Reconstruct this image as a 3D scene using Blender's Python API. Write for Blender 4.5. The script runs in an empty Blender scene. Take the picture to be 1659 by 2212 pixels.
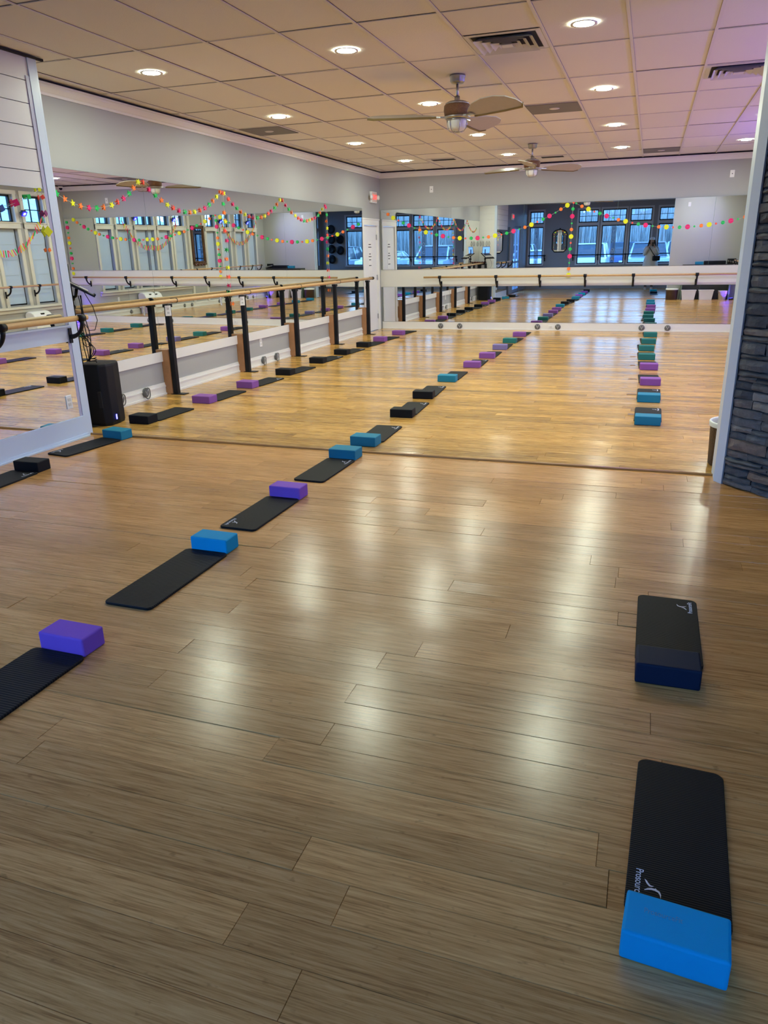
import bpy, bmesh, math, random
from mathutils import Vector, Matrix, Euler
random.seed(7)
PI = math.pi
sc = bpy.context.scene
C = sc.collection
# ------------------------------------------------------------------ camera solve (perspective fit to the room)
F = 1598.68
RM = Matrix(((0.9463597758, 0.3224255727, -0.0210932382),
             (0.0877975191, -0.3194233956, -0.9435360565),
             (-0.3109578272, 0.8910726370, -0.3305976184)))
CH = 1.5394
CAM = Vector((0, 0, CH))
H, D, L, T, S = 3.072, 15.477, -5.346, 5.5, -1.2
FL, XR, XF = -4.8, 2.5, 3.2          # front left wall, right wall of the back room, right wall of the front room
def ray(x, y): return RM.transposed() @ Vector(((x-829.5)/F, (y-1106)/F, 1))
def pz(x, y, z=0.0): d = ray(x, y); return CAM + d*((z-CH)/d.z)
def py(x, y, Y): d = ray(x, y); return CAM + d*(Y/d.y)
def px(x, y, X): d = ray(x, y); return CAM + d*(X/d.x)

# ------------------------------------------------------------------ mesh helpers
class MB:
    def __init__(s): s.bm = bmesh.new(); s.mi = 0
    def _fin(s, faces):
        for f in faces: f.material_index = s.mi
    def box(s, x0, x1, y0, y1, z0, z1, M=None):
        vs = [s.bm.verts.new((x, y, z)) for x in (x0, x1) for y in (y0, y1) for z in (z0, z1)]
        if M is not None:
            for v in vs: v.co = M @ v.co
        q = [(0,1,3,2),(4,6,7,5),(0,4,5,1),(2,3,7,6),(0,2,6,4),(1,5,7,3)]
        s._fin([s.bm.faces.new([vs[i] for i in f]) for f in q]); return s
    def rbox(s, x0, x1, y0, y1, z0, z1, r=.01, seg=2, M=None):
        n0 = set(s.bm.faces)
        b = bmesh.new(); t = MB(); t.bm = b; t.box(x0, x1, y0, y1, z0, z1)
        bmesh.ops.bevel(b, geom=b.edges[:], offset=r, segments=seg, profile=.6, affect='EDGES')
        return s._merge(b, M)
    def _merge(s, b, M=None):
        mp = {}
        for v in b.verts: mp[v.index if False else v] = s.bm.verts.new((M @ v.co) if M is not None else v.co)
        fs = []
        for f in b.faces:
            try: nf = s.bm.faces.new([mp[v] for v in f.verts]); nf.smooth = f.smooth; fs.append(nf)
            except ValueError: pass
        s._fin(fs); b.free(); return s
    def lathe(s, prof, n=24, M=None, smooth=True, cap=True):
        rings = []
        for r, z in prof:
            ring = []
            for i in range(n):
                a = 2*PI*i/n; co = Vector((r*math.cos(a), r*math.sin(a), z))
                ring.append(s.bm.verts.new(M @ co if M is not None else co))
            rings.append(ring)
        fs = []
        for a, b in zip(rings, rings[1:]):
            for i in range(n):
                f = s.bm.faces.new((a[i], a[(i+1) % n], b[(i+1) % n], b[i])); f.smooth = smooth; fs.append(f)
        if cap:
            fs.append(s.bm.faces.new(rings[0][::-1])); fs.append(s.bm.faces.new(rings[-1]))
        s._fin(fs); return s
    def tube(s, pts, r, n=8, cap=True, closed=False):
        pts = [Vector(p) for p in pts]; rr = r if isinstance(r, (list, tuple)) else [r]*len(pts)
        rings = []; up = None
        N = len(pts)
        for i, p in enumerate(pts):
            if closed: d = pts[(i+1) % N]-pts[i-1]
            else: d = (pts[min(i+1, N-1)]-pts[max(i-1, 0)])
            d = d.normalized() if d.length > 1e-9 else Vector((0, 0, 1))
            if up is None:
                up = Vector((0, 0, 1)) if abs(d.z) < .9 else Vector((1, 0, 0))
            u = d.cross(up); 
            if u.length < 1e-6: u = d.cross(Vector((0, 1, 0)))
            u.normalize(); w = u.cross(d).normalized(); up = w
            rings.append([s.bm.verts.new(p + (u*math.cos(2*PI*k/n)+w*math.sin(2*PI*k/n))*rr[i]) for k in range(n)])
        fs = []
        seq = list(zip(rings, rings[1:])) + ([(rings[-1], rings[0])] if closed else [])
        for a, b in seq:
            for i in range(n):
                f = s.bm.faces.new((a[i], a[(i+1) % n], b[(i+1) % n], b[i])); f.smooth = True; fs.append(f)
        if cap and not closed:
            fs.append(s.bm.faces.new(rings[0][::-1])); fs.append(s.bm.faces.new(rings[-1]))
        s._fin(fs); return s
    def prism(s, poly, z0, z1, M=None, smooth=False):
        a = [Vector((p[0], p[1], z0)) for p in poly]; b = [Vector((p[0], p[1], z1)) for p in poly]
        if M is not None: a = [M @ v for v in a]; b = [M @ v for v in b]
        va = [s.bm.verts.new(v) for v in a]; vb = [s.bm.verts.new(v) for v in b]; n = len(va)
        fs = [s.bm.faces.new(va[::-1]), s.bm.faces.new(vb)]
        for i in range(n):
            f = s.bm.faces.new((va[i], va[(i+1) % n], vb[(i+1) % n], vb[i])); f.smooth = smooth; fs.append(f)
        s._fin(fs); return s
    def loft(s, rings, cap=True, smooth=True):
        R = [[s.bm.verts.new(p) for p in ring] for ring in rings]; n = len(R[0]); fs = []
        for a, b in zip(R, R[1:]):
            for i in range(n):
                f = s.bm.faces.new((a[i], a[(i+1) % n], b[(i+1) % n], b[i])); f.smooth = smooth; fs.append(f)
        if cap: fs.append(s.bm.faces.new(R[0][::-1])); fs.append(s.bm.faces.new(R[-1]))
        s._fin(fs); return s
    def sphere(s, c, r, sx=1, sy=1, sz=1, M=None, n=14):
        b = bmesh.new(); bmesh.ops.create_uvsphere(b, u_segments=n, v_segments=max(6, n*2//3), radius=r)
        for v in b.verts: v.co = Vector((v.co.x*sx, v.co.y*sy, v.co.z*sz)) + Vector(c)
        for f in b.faces: f.smooth = True
        return s._merge(b, M)
    def build(s, name, mat, parent=None, loc=(0, 0, 0), rot=(0, 0, 0), bevel=0, subd=0, fixn=True):
        if fixn: bmesh.ops.recalc_face_normals(s.bm, faces=s.bm.faces[:])
        me = bpy.data.meshes.new(name); s.bm.to_mesh(me); s.bm.free()
        for m in (mat if isinstance(mat, (list, tuple)) else [mat]): me.materials.append(m)
        o = bpy.data.objects.new(name, me); C.objects.link(o)
        o.location = loc; o.rotation_euler = rot
        if parent is not None: o.parent = parent
        if bevel:
            md = o.modifiers.new('bevel', 'BEVEL'); md.width = bevel; md.segments = 2; md.limit_method = 'ANGLE'
        if subd:
            md = o.modifiers.new('sub', 'SUBSURF'); md.levels = subd; md.render_levels = subd
        return o
def tag(o, label, cat, group=None, kind=None):
    o['label'] = label; o['category'] = cat
    if group: o['group'] = group
    if kind: o['kind'] = kind
    return o
def struct(o): o['kind'] = 'structure'; return o
def empty(name, loc=(0, 0, 0), rz=0, kind=None):
    o = bpy.data.objects.new(name, None); C.objects.link(o); o.location = loc; o.rotation_euler = (0, 0, rz)
    o.empty_display_size = .05
    if kind: o['kind'] = kind
    return o
def thing(name, label, cat, loc=(0, 0, 0), rz=0, group=None): return tag(empty(name, loc, rz), label, cat, group)
def copy_tree(o, parent=None):
    c = o.copy(); C.objects.link(c)
    if parent is not None: c.parent = parent
    for ch in list(o.children): copy_tree(ch, c)
    return c
def text_mesh(body, size, ext=0.0):
    cu = bpy.data.curves.new('txt', 'FONT'); cu.body = body; cu.size = size; cu.extrude = ext
    cu.align_x = 'CENTER'; cu.align_y = 'CENTER'
    o = bpy.data.objects.new('txt', cu); C.objects.link(o)
    dg = bpy.context.evaluated_depsgraph_get(); dg.update()
    me = bpy.data.meshes.new_from_object(o.evaluated_get(dg)); me = me.copy()
    C.objects.unlink(o); bpy.data.objects.remove(o)
    return me
def text_obj(name, body, size, mat, parent, M, ext=0.0004):
    me = text_mesh(body, size, ext); me.materials.clear(); me.materials.append(mat)
    me.transform(M); o = bpy.data.objects.new(name, me); C.objects.link(o)
    if parent is not None: o.parent = parent
    return o

# ------------------------------------------------------------------ materials
def lin(c): return tuple(((v/255)/12.92 if v/255 <= .04045 else ((v/255+.055)/1.055)**2.4) for v in c)
def mat(name, col, rough=.5, metal=0, spec=None, coat=0, emit=None, es=0, bump=None, noise=None, trans=0, ior=None, alpha=None):
    m = bpy.data.materials.new(name); m.use_nodes = True; nt = m.node_tree; b = nt.nodes['Principled BSDF']
    b.inputs['Base Color'].default_value = (*col, 1); b.inputs['Roughness'].default_value = rough
    b.inputs['Metallic'].default_value = metal
    if spec is not None: b.inputs['Specular IOR Level'].default_value = spec
    if coat: b.inputs['Coat Weight'].default_value = coat; b.inputs['Coat Roughness'].default_value = .1
    if emit: b.inputs['Emission Color'].default_value = (*emit, 1); b.inputs['Emission Strength'].default_value = es
    if trans: b.inputs['Transmission Weight'].default_value = trans
    if ior: b.inputs['IOR'].default_value = ior
    if noise:
        sc_, amt = noise
        tc = nt.nodes.new('ShaderNodeTexCoord'); n = nt.nodes.new('ShaderNodeTexNoise'); n.inputs['Scale'].default_value = sc_
        n.inputs['Detail'].default_value = 4
        mx = nt.nodes.new('ShaderNodeMix'); mx.data_type = 'RGBA'
        mx.inputs[6].default_value = (*[max(0, c*(1-amt)) for c in col], 1); mx.inputs[7].default_value = (*[min(1, c*(1+amt)) for c in col], 1)
        nt.links.new(tc.outputs['Object'], n.inputs['Vector']); nt.links.new(n.outputs['Fac'], mx.inputs[0])
        nt.links.new(mx.outputs[2], b.inputs['Base Color'])
    if bump:
        sc_, st = bump
        tc = nt.nodes.new('ShaderNodeTexCoord'); n = nt.nodes.new('ShaderNodeTexNoise'); n.inputs['Scale'].default_value = sc_
        bp = nt.nodes.new('ShaderNodeBump'); bp.inputs['Strength'].default_value = st; bp.inputs['Distance'].default_value = .01
        nt.links.new(tc.outputs['Object'], n.inputs['Vector']); nt.links.new(n.outputs['Fac'], bp.inputs['Height'])
        nt.links.new(bp.outputs['Normal'], b.inputs['Normal'])
    return m
M = {}
M['wall'] = mat('wall_paint', (.385, .39, .395), .55, bump=(300, .05))
M['wains'] = mat('wainscot_paint', (.52, .53, .53), .5)
M['slate'] = mat('slate_paint', lin((138, 140, 150)), .5, bump=(300, .05))
M['white'] = mat('white_trim', (.78, .77, .75), .35)
M['white2'] = mat('white_semi_gloss', (.80, .80, .80), .3)
M['white_daylit'] = mat('white_trim_daylight_tint', (.60, .70, .86), .35)  # front-room white trim, blue window daylight mixed into the base colour
M['ship'] = mat('shiplap_white', (.74, .74, .73), .4)
M['gap'] = mat('dark_gap', (.02, .018, .02), .9)
M['black'] = mat('black_powder_coat', (.004, .005, .008), .45, spec=.3)
M['blackp'] = mat('black_plastic', (.005, .006, .010), .5, spec=.25)
M['blackframe'] = mat('black_frame', (.01, .012, .016), .5)
M['nickel'] = mat('brushed_nickel', (.42, .42, .44), .3, metal=1)
M['wick'] = mat('dark_wicker', (.055, .028, .015), .5, bump=(90, .8), noise=(60, .4))
M['liner'] = mat('bin_liner', (.75, .78, .72), .4)
M['glass'] = None
M['mirror'] = mat('mirror_silver', (.84, .87, .85), 0.0, metal=1)
M['mirroredge'] = mat('mirror_edge', (.12, .2, .18), .2)
M['barre'] = mat('ash_barre', lin((196, 158, 108)), .35, noise=(30, .12))
M['fir'] = mat('fir_block', lin((166, 120, 82)), .5, noise=(14, .2))
M['paper'] = mat('paper', (.8, .8, .82), .8)
M['ink'] = mat('ink', (.06, .06, .08), .7)
M['grey_anchor'] = mat('grey_anchor', (.13, .135, .14), .5)
M['anchor_v'] = mat('anchor_mark', (.5, .5, .5), .5)
M['strap'] = mat('grey_strap', (.12, .12, .12), .7)
def glass_mat():
    m = bpy.data.materials.new('window_glass'); m.use_nodes = True; nt = m.node_tree
    for n in list(nt.nodes): nt.nodes.remove(n)
    o = nt.nodes.new('ShaderNodeOutputMaterial'); t = nt.nodes.new('ShaderNodeBsdfTransparent'); g = nt.nodes.new('ShaderNodeBsdfGlossy')
    g.inputs['Roughness'].default_value = 0.02; t.inputs[0].default_value = (.93, .96, .96, 1)
    lw = nt.nodes.new('ShaderNodeLayerWeight'); lw.inputs['Blend'].default_value = .5
    pw = nt.nodes.new('ShaderNodeMath'); pw.operation = 'POWER'; pw.inputs[1].default_value = 5
    fr = nt.nodes.new('ShaderNodeMath'); fr.operation = 'MULTIPLY_ADD'; fr.inputs[1].default_value = .8; fr.inputs[2].default_value = .045; fr.use_clamp = True
    nt.links.new(lw.outputs['Facing'], pw.inputs[0]); nt.links.new(pw.outputs[0], fr.inputs[0])
    mx = nt.nodes.new('ShaderNodeMixShader')
    nt.links.new(fr.outputs[0], mx.inputs[0]); nt.links.new(t.outputs[0], mx.inputs[1]); nt.links.new(g.outputs[0], mx.inputs[2])
    nt.links.new(mx.outputs[0], o.inputs[0]); return m
M['glass'] = glass_mat()

def wood_floor(name, c_dark, c_mid, c_light, rough, streak=1.0, var=(.84, 1.14)):
    m = bpy.data.materials.new(name); m.use_nodes = True; nt = m.node_tree; N = nt.nodes; K = nt.links
    b = N['Principled BSDF']
    geo = N.new('ShaderNodeNewGeometry'); at = N.new('ShaderNodeAttribute'); at.attribute_name = 'plank'
    # grain coordinates stretched along x, shifted per plank
    mp = N.new('ShaderNodeVectorMath'); mp.operation = 'MULTIPLY'; mp.inputs[1].default_value = (2.6, 60, 1)
    sh = N.new('ShaderNodeVectorMath'); sh.operation = 'MULTIPLY'; sh.inputs[1].default_value = (37, 53, 11)
    ad = N.new('ShaderNodeVectorMath'); ad.operation = 'ADD'
    K.new(geo.outputs['Position'], mp.inputs[0]); K.new(at.outputs['Color'], sh.inputs[0])
    K.new(mp.outputs[0], ad.inputs[0]); K.new(sh.outputs[0], ad.inputs[1])
    n1 = N.new('ShaderNodeTexNoise'); n1.inputs['Scale'].default_value = 1.6; n1.inputs['Detail'].default_value = 8; n1.inputs['Roughness'].default_value = .68
    n1.inputs['Distortion'].default_value = .35
    K.new(ad.outputs[0], n1.inputs['Vector'])
    mp2 = N.new('ShaderNodeVectorMath'); mp2.operation = 'MULTIPLY'; mp2.inputs[1].default_value = (9, 260, 1)
    K.new(geo.outputs['Position'], mp2.inputs[0])
    n2 = N.new('ShaderNodeTexNoise'); n2.inputs['Scale'].default_value = 1; n2.inputs['Detail'].default_value = 3
    K.new(mp2.outputs[0], n2.inputs['Vector'])
    # bamboo nodes: short dark cross ticks
    mp3 = N.new('ShaderNodeVectorMath'); mp3.operation = 'MULTIPLY'; mp3.inputs[1].default_value = (26, 40, 1)
    K.new(ad.outputs[0], mp3.inputs[0]) if False else K.new(geo.outputs['Position'], mp3.inputs[0])
    n3 = N.new('ShaderNodeTexNoise'); n3.inputs['Scale'].default_value = 1; n3.inputs['Detail'].default_value = 2
    K.new(mp3.outputs[0], n3.inputs['Vector'])
    r3 = N.new('ShaderNodeMapRange'); r3.inputs[1].default_value = .66; r3.inputs[2].default_value = .78; r3.inputs[3].default_value = 0; r3.inputs[4].default_value = .45
    K.new(n3.outputs['Fac'], r3.inputs[0])
    cr = N.new('ShaderNodeValToRGB'); e = cr.color_ramp.elements
    e[0].position = .30; e[0].color = (*c_dark, 1); e[1].position = .72; e[1].color = (*c_light, 1)
    x = cr.color_ramp.elements.new(.5); x.color = (*c_mid, 1)
    s1 = N.new('ShaderNodeMath'); s1.operation = 'MULTIPLY_ADD'; s1.inputs[1].default_value = .35*streak; 
    K.new(n2.outputs['Fac'], s1.inputs[0])
    s0 = N.new('ShaderNodeMath'); s0.operation = 'SUBTRACT'; s0.inputs[1].default_value = .175*streak
    K.new(n1.outputs['Fac'], s0.inputs[0]); K.new(s0.outputs[0], s1.inputs[2])
    K.new(s1.outputs[0], cr.inputs[0])
    # plank to plank variation
    sep = N.new('ShaderNodeSeparateColor'); K.new(at.outputs['Color'], sep.inputs[0])
    mr = N.new('ShaderNodeMapRange'); mr.inputs[3].default_value = var[0]; mr.inputs[4].default_value = var[1]; K.new(sep.outputs[0], mr.inputs[0])
    ml = N.new('ShaderNodeVectorMath'); ml.operation = 'SCALE'; K.new(cr.outputs[0], ml.inputs[0]); K.new(mr.outputs[0], ml.inputs['Scale'])
    mx = N.new('ShaderNodeMix'); mx.data_type = 'RGBA'; K.new(r3.outputs[0], mx.inputs[0]); K.new(ml.outputs[0], mx.inputs[6]); mx.inputs[7].default_value = (*[c*.55 for c in c_dark], 1)
    K.new(mx.outputs[2], b.inputs['Base Color'])
    rr = N.new('ShaderNodeMapRange'); rr.inputs[3].default_value = rough-.05; rr.inputs[4].default_value = rough+.07
    K.new(n1.outputs['Fac'], rr.inputs[0]); K.new(rr.outputs[0], b.inputs['Roughness'])
    bp = N.new('ShaderNodeBump'); bp.inputs['Strength'].default_value = .2; bp.inputs['Distance'].default_value = .0008
    K.new(n2.outputs['Fac'], bp.inputs['Height']); K.new(bp.outputs[0], b.inputs['Normal'])
    b.inputs['Specular IOR Level'].default_value = .55
    return m
M['floor_front'] = wood_floor('bamboo_floor_front', lin((152, 106, 60)), lin((200, 148, 88)), lin((222, 172, 112)), .22, 1.1)
M['floor_back'] = wood_floor('bamboo_floor_back', lin((122, 78, 34)), lin((194, 148, 76)), lin((232, 192, 116)), .18, 1.9, (.74, 1.26))

def ceil_mat():
    m = bpy.data.materials.new('ceiling_tile'); m.use_nodes = True; nt = m.node_tree; N = nt.nodes; K = nt.links
    b = N['Principled BSDF']; b.inputs['Roughness'].default_value = .8
    g = N.new('ShaderNodeNewGeometry'); n = N.new('ShaderNodeTexNoise'); n.inputs['Scale'].default_value = 90; n.inputs['Detail'].default_value = 5
    at = N.new('ShaderNodeAttribute'); at.attribute_name = 'plank'
    K.new(g.outputs['Position'], n.inputs['Vector'])
    bp = N.new('ShaderNodeBump'); bp.inputs['Strength'].default_value = .35; bp.inputs['Distance'].default_value = .004
    K.new(n.outputs['Fac'], bp.inputs['Height']); K.new(bp.outputs[0], b.inputs['Normal'])
    sep = N.new('ShaderNodeSeparateColor'); K.new(at.outputs['Color'], sep.inputs[0])
    mx = N.new('ShaderNodeMix'); mx.data_type = 'RGBA'; mx.inputs[6].default_value = (.70, .65, .59, 1); mx.inputs[7].default_value = (.78, .73, .66, 1)
    K.new(sep.outputs[0], mx.inputs[0]); K.new(mx.outputs[2], b.inputs['Base Color']); return m
M['ceil'] = ceil_mat()
M['tbar'] = mat('ceiling_grid_white', (.66, .61, .57), .5)

def mat_rubber(name, wave_scale, axis='Y'):
    m = bpy.data.materials.new(name); m.use_nodes = True; nt = m.node_tree; N = nt.nodes; K = nt.links
    b = N['Principled BSDF']; b.inputs['Base Color'].default_value = (.006, .007, .010, 1); b.inputs['Roughness'].default_value = .62
    tc = N.new('ShaderNodeTexCoord'); w = N.new('ShaderNodeTexWave'); w.bands_direction = axis; w.inputs['Scale'].default_value = wave_scale
    w.inputs['Distortion'].default_value = .6; w.inputs['Detail Scale'].default_value = 3
    bp = N.new('ShaderNodeBump'); bp.inputs['Strength'].default_value = .5; bp.inputs['Distance'].default_value = .002
    K.new(tc.outputs['Object'], w.inputs['Vector']); K.new(w.outputs['Fac'], bp.inputs['Height']); K.new(bp.outputs[0], b.inputs['Normal'])
    b.inputs['Specular IOR Level'].default_value = .2
    return m
M['mat'] = mat_rubber('ribbed_black_foam', 42)
M['matplain'] = mat_rubber('wavy_black_foam', 25)
M['logo'] = mat('logo_white', (.75, .77, .9), .5)
def foam(name, col): return mat(name, col, .62, noise=(7, .06), bump=(500, .12), spec=.14)
M['b_blue'] = foam('foam_blue', lin((6, 158, 214)))
M['b_teal'] = foam('foam_teal', lin((42, 112, 112)))
M['b_tealblue'] = foam('foam_teal_blue', lin((40, 128, 160)))
M['b_purple'] = foam('foam_purple', lin((140, 90, 204)))
M['b_plum'] = foam('foam_plum', lin((134, 84, 160)))
M['b_lav'] = foam('foam_lavender', lin((122, 114, 168)))
M['b_black'] = foam('foam_black', (.009, .010, .014))
M['b_navy'] = foam('foam_navy', (.005, .014, .040))

# ------------------------------------------------------------------ floor: every plank is a strip of the floor mesh, end joints where the boards end
def plank_floor(name, m, x0, x1, y0, y1, w, yoff, joints, plen, seed, z=0.0):
    rnd = random.Random(seed); bm = bmesh.new(); lay = bm.loops.layers.float_color.new('plank')
    g = .0011; cut = []
    r0 = math.floor((y0-yoff)/w); r1 = math.ceil((y1-yoff)/w)
    for r in range(r0, r1):
        a = max(yoff+r*w, y0); b = min(yoff+(r+1)*w, y1)
        if b-a < .01: continue
        base = joints.get(r, x0+rnd.uniform(0, plen)); xs = []
        k = math.floor((x0-base)/plen)
        x = base+k*plen
        while x < x1:
            if x0+.02 < x < x1-.02: xs.append(x)
            x += plen
        xs = [x0]+xs+[x1]
        for u, v in zip(xs, xs[1:]):
            t0, t1, t2 = rnd.gauss(0, .0006), rnd.gauss(0, .0006), rnd.gauss(0, .0004)
            vs = [bm.verts.new(p) for p in ((u+g, a+g, z+t0+t2), (v-g, a+g, z+t0-t2), (v-g, b-g, z+t1-t2), (u+g, b-g, z+t1+t2))]
            lo = [bm.verts.new(p) for p in ((u, a, z-.004), (v, a, z-.004), (v, b, z-.004), (u, b, z-.004))]
            c = (rnd.random(), rnd.random(), rnd.random(), 1)
            fs = [bm.faces.new(vs)]
            for i in range(4): fs.append(bm.faces.new((lo[i], lo[(i+1) % 4], vs[(i+1) % 4], vs[i])))
            for f in fs:
                for l in f.loops: l[lay] = c
    me = bpy.data.meshes.new(name); bm.to_mesh(me); bm.free(); me.materials.append(m)
    o = bpy.data.objects.new(name, me); C.objects.link(o); return struct(o)
jf = {16: -.912, 14: -.897, 10: -.757, 9: -.593, 7: -.61, 19: -.764, 28: -.159, 27: -.27, 24: -.783, 31: .288}
def addj(xm, ym):
    p = pz(xm, ym); jf[math.floor((p.y-.0936)/.1272)] = p.x
for q in ((410, 1395), (127, 1281), (340, 1466), (609, 1167), (635, 1192), (536, 1231), (544, 1258), (512, 1308), (1216, 1073), (1048, 1086), (1331, 1068), (1433, 1050), (1043, 1148), (1329, 1262), (1334, 1343), (1405, 1570), (1312, 1930), (800, 1105), (88, 1590)):
    addj(*q)
plank_floor('floor', M['floor_front'], -4.8, 3.2, S, 5.5, .1272, .0936, jf, 1.84, 3)
jb = {}
plank_floor('floor', M['floor_back'], L, XR, 5.5, D, .1205, 5.5, jb, 1.52, 9)
struct(MB().box(L-.2, XF+.3, S-.3, D+.2, -.12, -.0035).build('floor', M['gap'])).name = 'floor_base'
tr = MB()
tr.tube([(FL, T, .004), (.56, T, .004)], .012, 10)
struct(tr.build('trim_1', mat('threshold_wood', lin((178, 132, 76)), .3), loc=(0, 0, 0)))

# ------------------------------------------------------------------ walls
def wall_open(name, m, axis, c0, c1, u0, u1, z0, z1, openings):
    """axis 'x': wall plane normal along x between c0,c1 and running along y=u; axis 'y' the other way"""
    b = MB(); us = sorted(set([u0, u1]+[v for o in openings for v in o[:2]]))
    for a, e in zip(us, us[1:]):
        mid = (a+e)/2; hol = sorted([(o[2], o[3]) for o in openings if o[0] <= mid <= o[1]]); z = z0
        segs = []
        for h0, h1 in hol:
            if h0 > z: segs.append((z, h0))
            z = h1
        if z < z1: segs.append((z, z1))
        for s0, s1 in segs:
            if axis == 'x': b.box(c0, c1, a, e, s0, s1)
            else: b.box(a, e, c0, c1, s0, s1)
    return struct(b.build(name, m))
HW = H+.25
# back room
wall_open('wall_left', M['wall'], 'x', L-.12, L, 5.51, D+.12, 0, HW, [(14.47, 15.25, 0, 2.06)])
struct(MB().box(L, XR, D, D+.12, 0, HW).build('wall_far', M['wall']))
rw = [14.0, 13.2, 12.4, 11.65, 10.9, 9.15, 8.25, 7.35, 6.5]
ops = []
for c in rw: ops += [(c-.27, c+.27, .68, 2.14), (c-.27, c+.27, 2.26, 2.78)]
wall_open('wall_right', M['wall'], 'x', XR, XR+.16, 5.6, D+.12, 0, HW, ops)
# partition between the rooms, left stub with shiplap, right stub
struct(MB().box(L-.12, FL-.02, 5.42, 5.51, 0, HW).build('wall_partition_left', M['ship']))
struct(MB().box(.553, XR+.16, 5.383, 5.6, 0, HW).build('wall_partition_right', M['wall']))
# front room
dop = [(.46, 1.96, 0, 2.25), (2.66, 3.33, 0, 2.2)]
wall_open('wall_front_left', M['slate'], 'x', FL-.12, FL-.02, S-.25, 5.46, 0, HW, dop)
sw = [(-4.80+.09, -4.17), (-2.81, -2.07), (-1.91, -1.02), (-.87, -.085), (.185, 1.0), (1.28, 2.02)]
ops = []
for a, b_ in sw: ops += [(a, b_, .82, 2.24), (a, b_, 2.36, 2.82)]
wall_open('wall_south', M['slate'], 'y', S-.2, S, FL-.12, XF+.16, 0, HW, ops)
wall_open('wall_front_right', M['slate'], 'x', XF, XF+.16, S-.2, 5.6, 0, HW, [(-.9, -.1, .82, 2.24), (-.9, -.1, 2.36, 2.82)])
struct(MB().box(XR+.16, XF+.16, 5.383, 5.6, 0, HW).build('wall_partition_end', M['slate']))

# shiplap boards on the front left wall and on the back of the left stub
b = MB()
zs = [3.06, 2.885, 2.72, 2.555, 2.39, 2.225, 2.06, 1.895, 1.73, 1.565, 1.4, 1.235, 1.07, .905, .74, .575, .41, .245, .08, 0]
for z1_, z0_ in zip(zs, zs[1:]):
    b.box(FL-.02, FL, 3.42, 5.43, z0_+.003, z1_-.003)
struct(b.build('wall_shiplap', M['ship']))
b = MB()
for z1_, z0_ in zip(zs, zs[1:]):
    b.box(L, FL-.05, 5.51, 5.522, z0_+.003, z1_-.003)
struct(b.build('wall_shiplap_back', M['ship']))
# end board of the stub
struct(MB().box(FL-.02, FL+.010, 5.43, 5.505, 0, H-.01).box(FL-.06, FL+.010, 5.5055, 5.524, 0, H-.01).build('trim_2', M['white_daylit']))
# ------------------------------------------------------------------ ceiling
gx, gy, sx, sy = -.29251, 5.69451, .6096, 1.2396
bm = bmesh.new(); lay = bm.loops.layers.float_color.new('plank'); rnd = random.Random(5)
i0 = math.floor((L-.1-gx)/sx); i1 = math.ceil((XF+.1-gx)/sx); j0 = math.floor((S-.2-gy)/sy); j1 = math.ceil((D+.1-gy)/sy)
for i in range(i0, i1):
    for j in range(j0, j1):
        x0, x1 = gx+i*sx+.0122, gx+(i+1)*sx-.0122; y0, y1 = gy+j*sy+.0048, gy+(j+1)*sy-.0048
        dz = rnd.uniform(0, .003)
        vs = [bm.verts.new((x, y, H+.004+dz)) for x, y in ((x0, y0), (x0, y1), (x1, y1), (x1, y0))]
        f = bm.faces.new(vs); c = (rnd.random(), 0, 0, 1)
        for l in f.loops: l[lay] = c
me = bpy.data.meshes.new('ceiling'); bm.to_mesh(me); bm.free(); me.materials.append(M['ceil'])
o = bpy.data.objects.new('ceiling', me); C.objects.link(o); struct(o)
b = MB()
for i in range(i0, i1+1): b.box(gx+i*sx-.012, gx+i*sx+.012, S, D, H-.004, H+.002)
for j in range(j0, j1+1): b.box(L, XF, gy+j*sy-.0035, gy+j*sy+.0035, H-.003, H+.0025)
struct(b.build('trim_3', M['tbar']))
struct(MB().box(L-.2, XF+.2, S-.3, D+.2, H+.03, H+.25).build('ceiling_void', M['gap'])).name = 'ceiling_deck'
# crown moulding
def crown(p0, p1, nrm, name):
    b = MB(); d = (Vector(p1)-Vector(p0)); n = Vector(nrm)
    prof = [(0, 2.955), (.012, 2.955), (.018, 2.975), (.03, 2.985), (.05, 3.015), (.055, 3.03), (.07, 3.035), (.07, 3.05), (0, 3.05)]
    b.loft([[Vector(p)+n*a+Vector((0, 0, z)) for a, z in prof] for p in (p0, p1)], smooth=False)
    return struct(b.build(name, M['white']))
crown((L, 5.6, 0), (L, D, 0), (1, 0, 0), 'trim_4')
crown((L, D, 0), (XR, D, 0), (0, -1, 0), 'trim_5')
crown((XR, 5.6, 0), (XR, D, 0), (-1, 0, 0), 'trim_6')
crown((.56, 5.6, 0), (XR, 5.6, 0), (0, 1, 0), 'trim_7')
b = MB(); b.box(L, L+.045, 5.6, D, 3.052, H-.001); b.box(L, XR, D-.045, D, 3.052, H-.001); b.box(XR-.045, XR, 5.6, D, 3.052, H-.001)
b.box(FL, FL+.02, 3.4, 5.6, H-.02, H-.002)
struct(b.build('trim_8', M['gap']))
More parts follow.
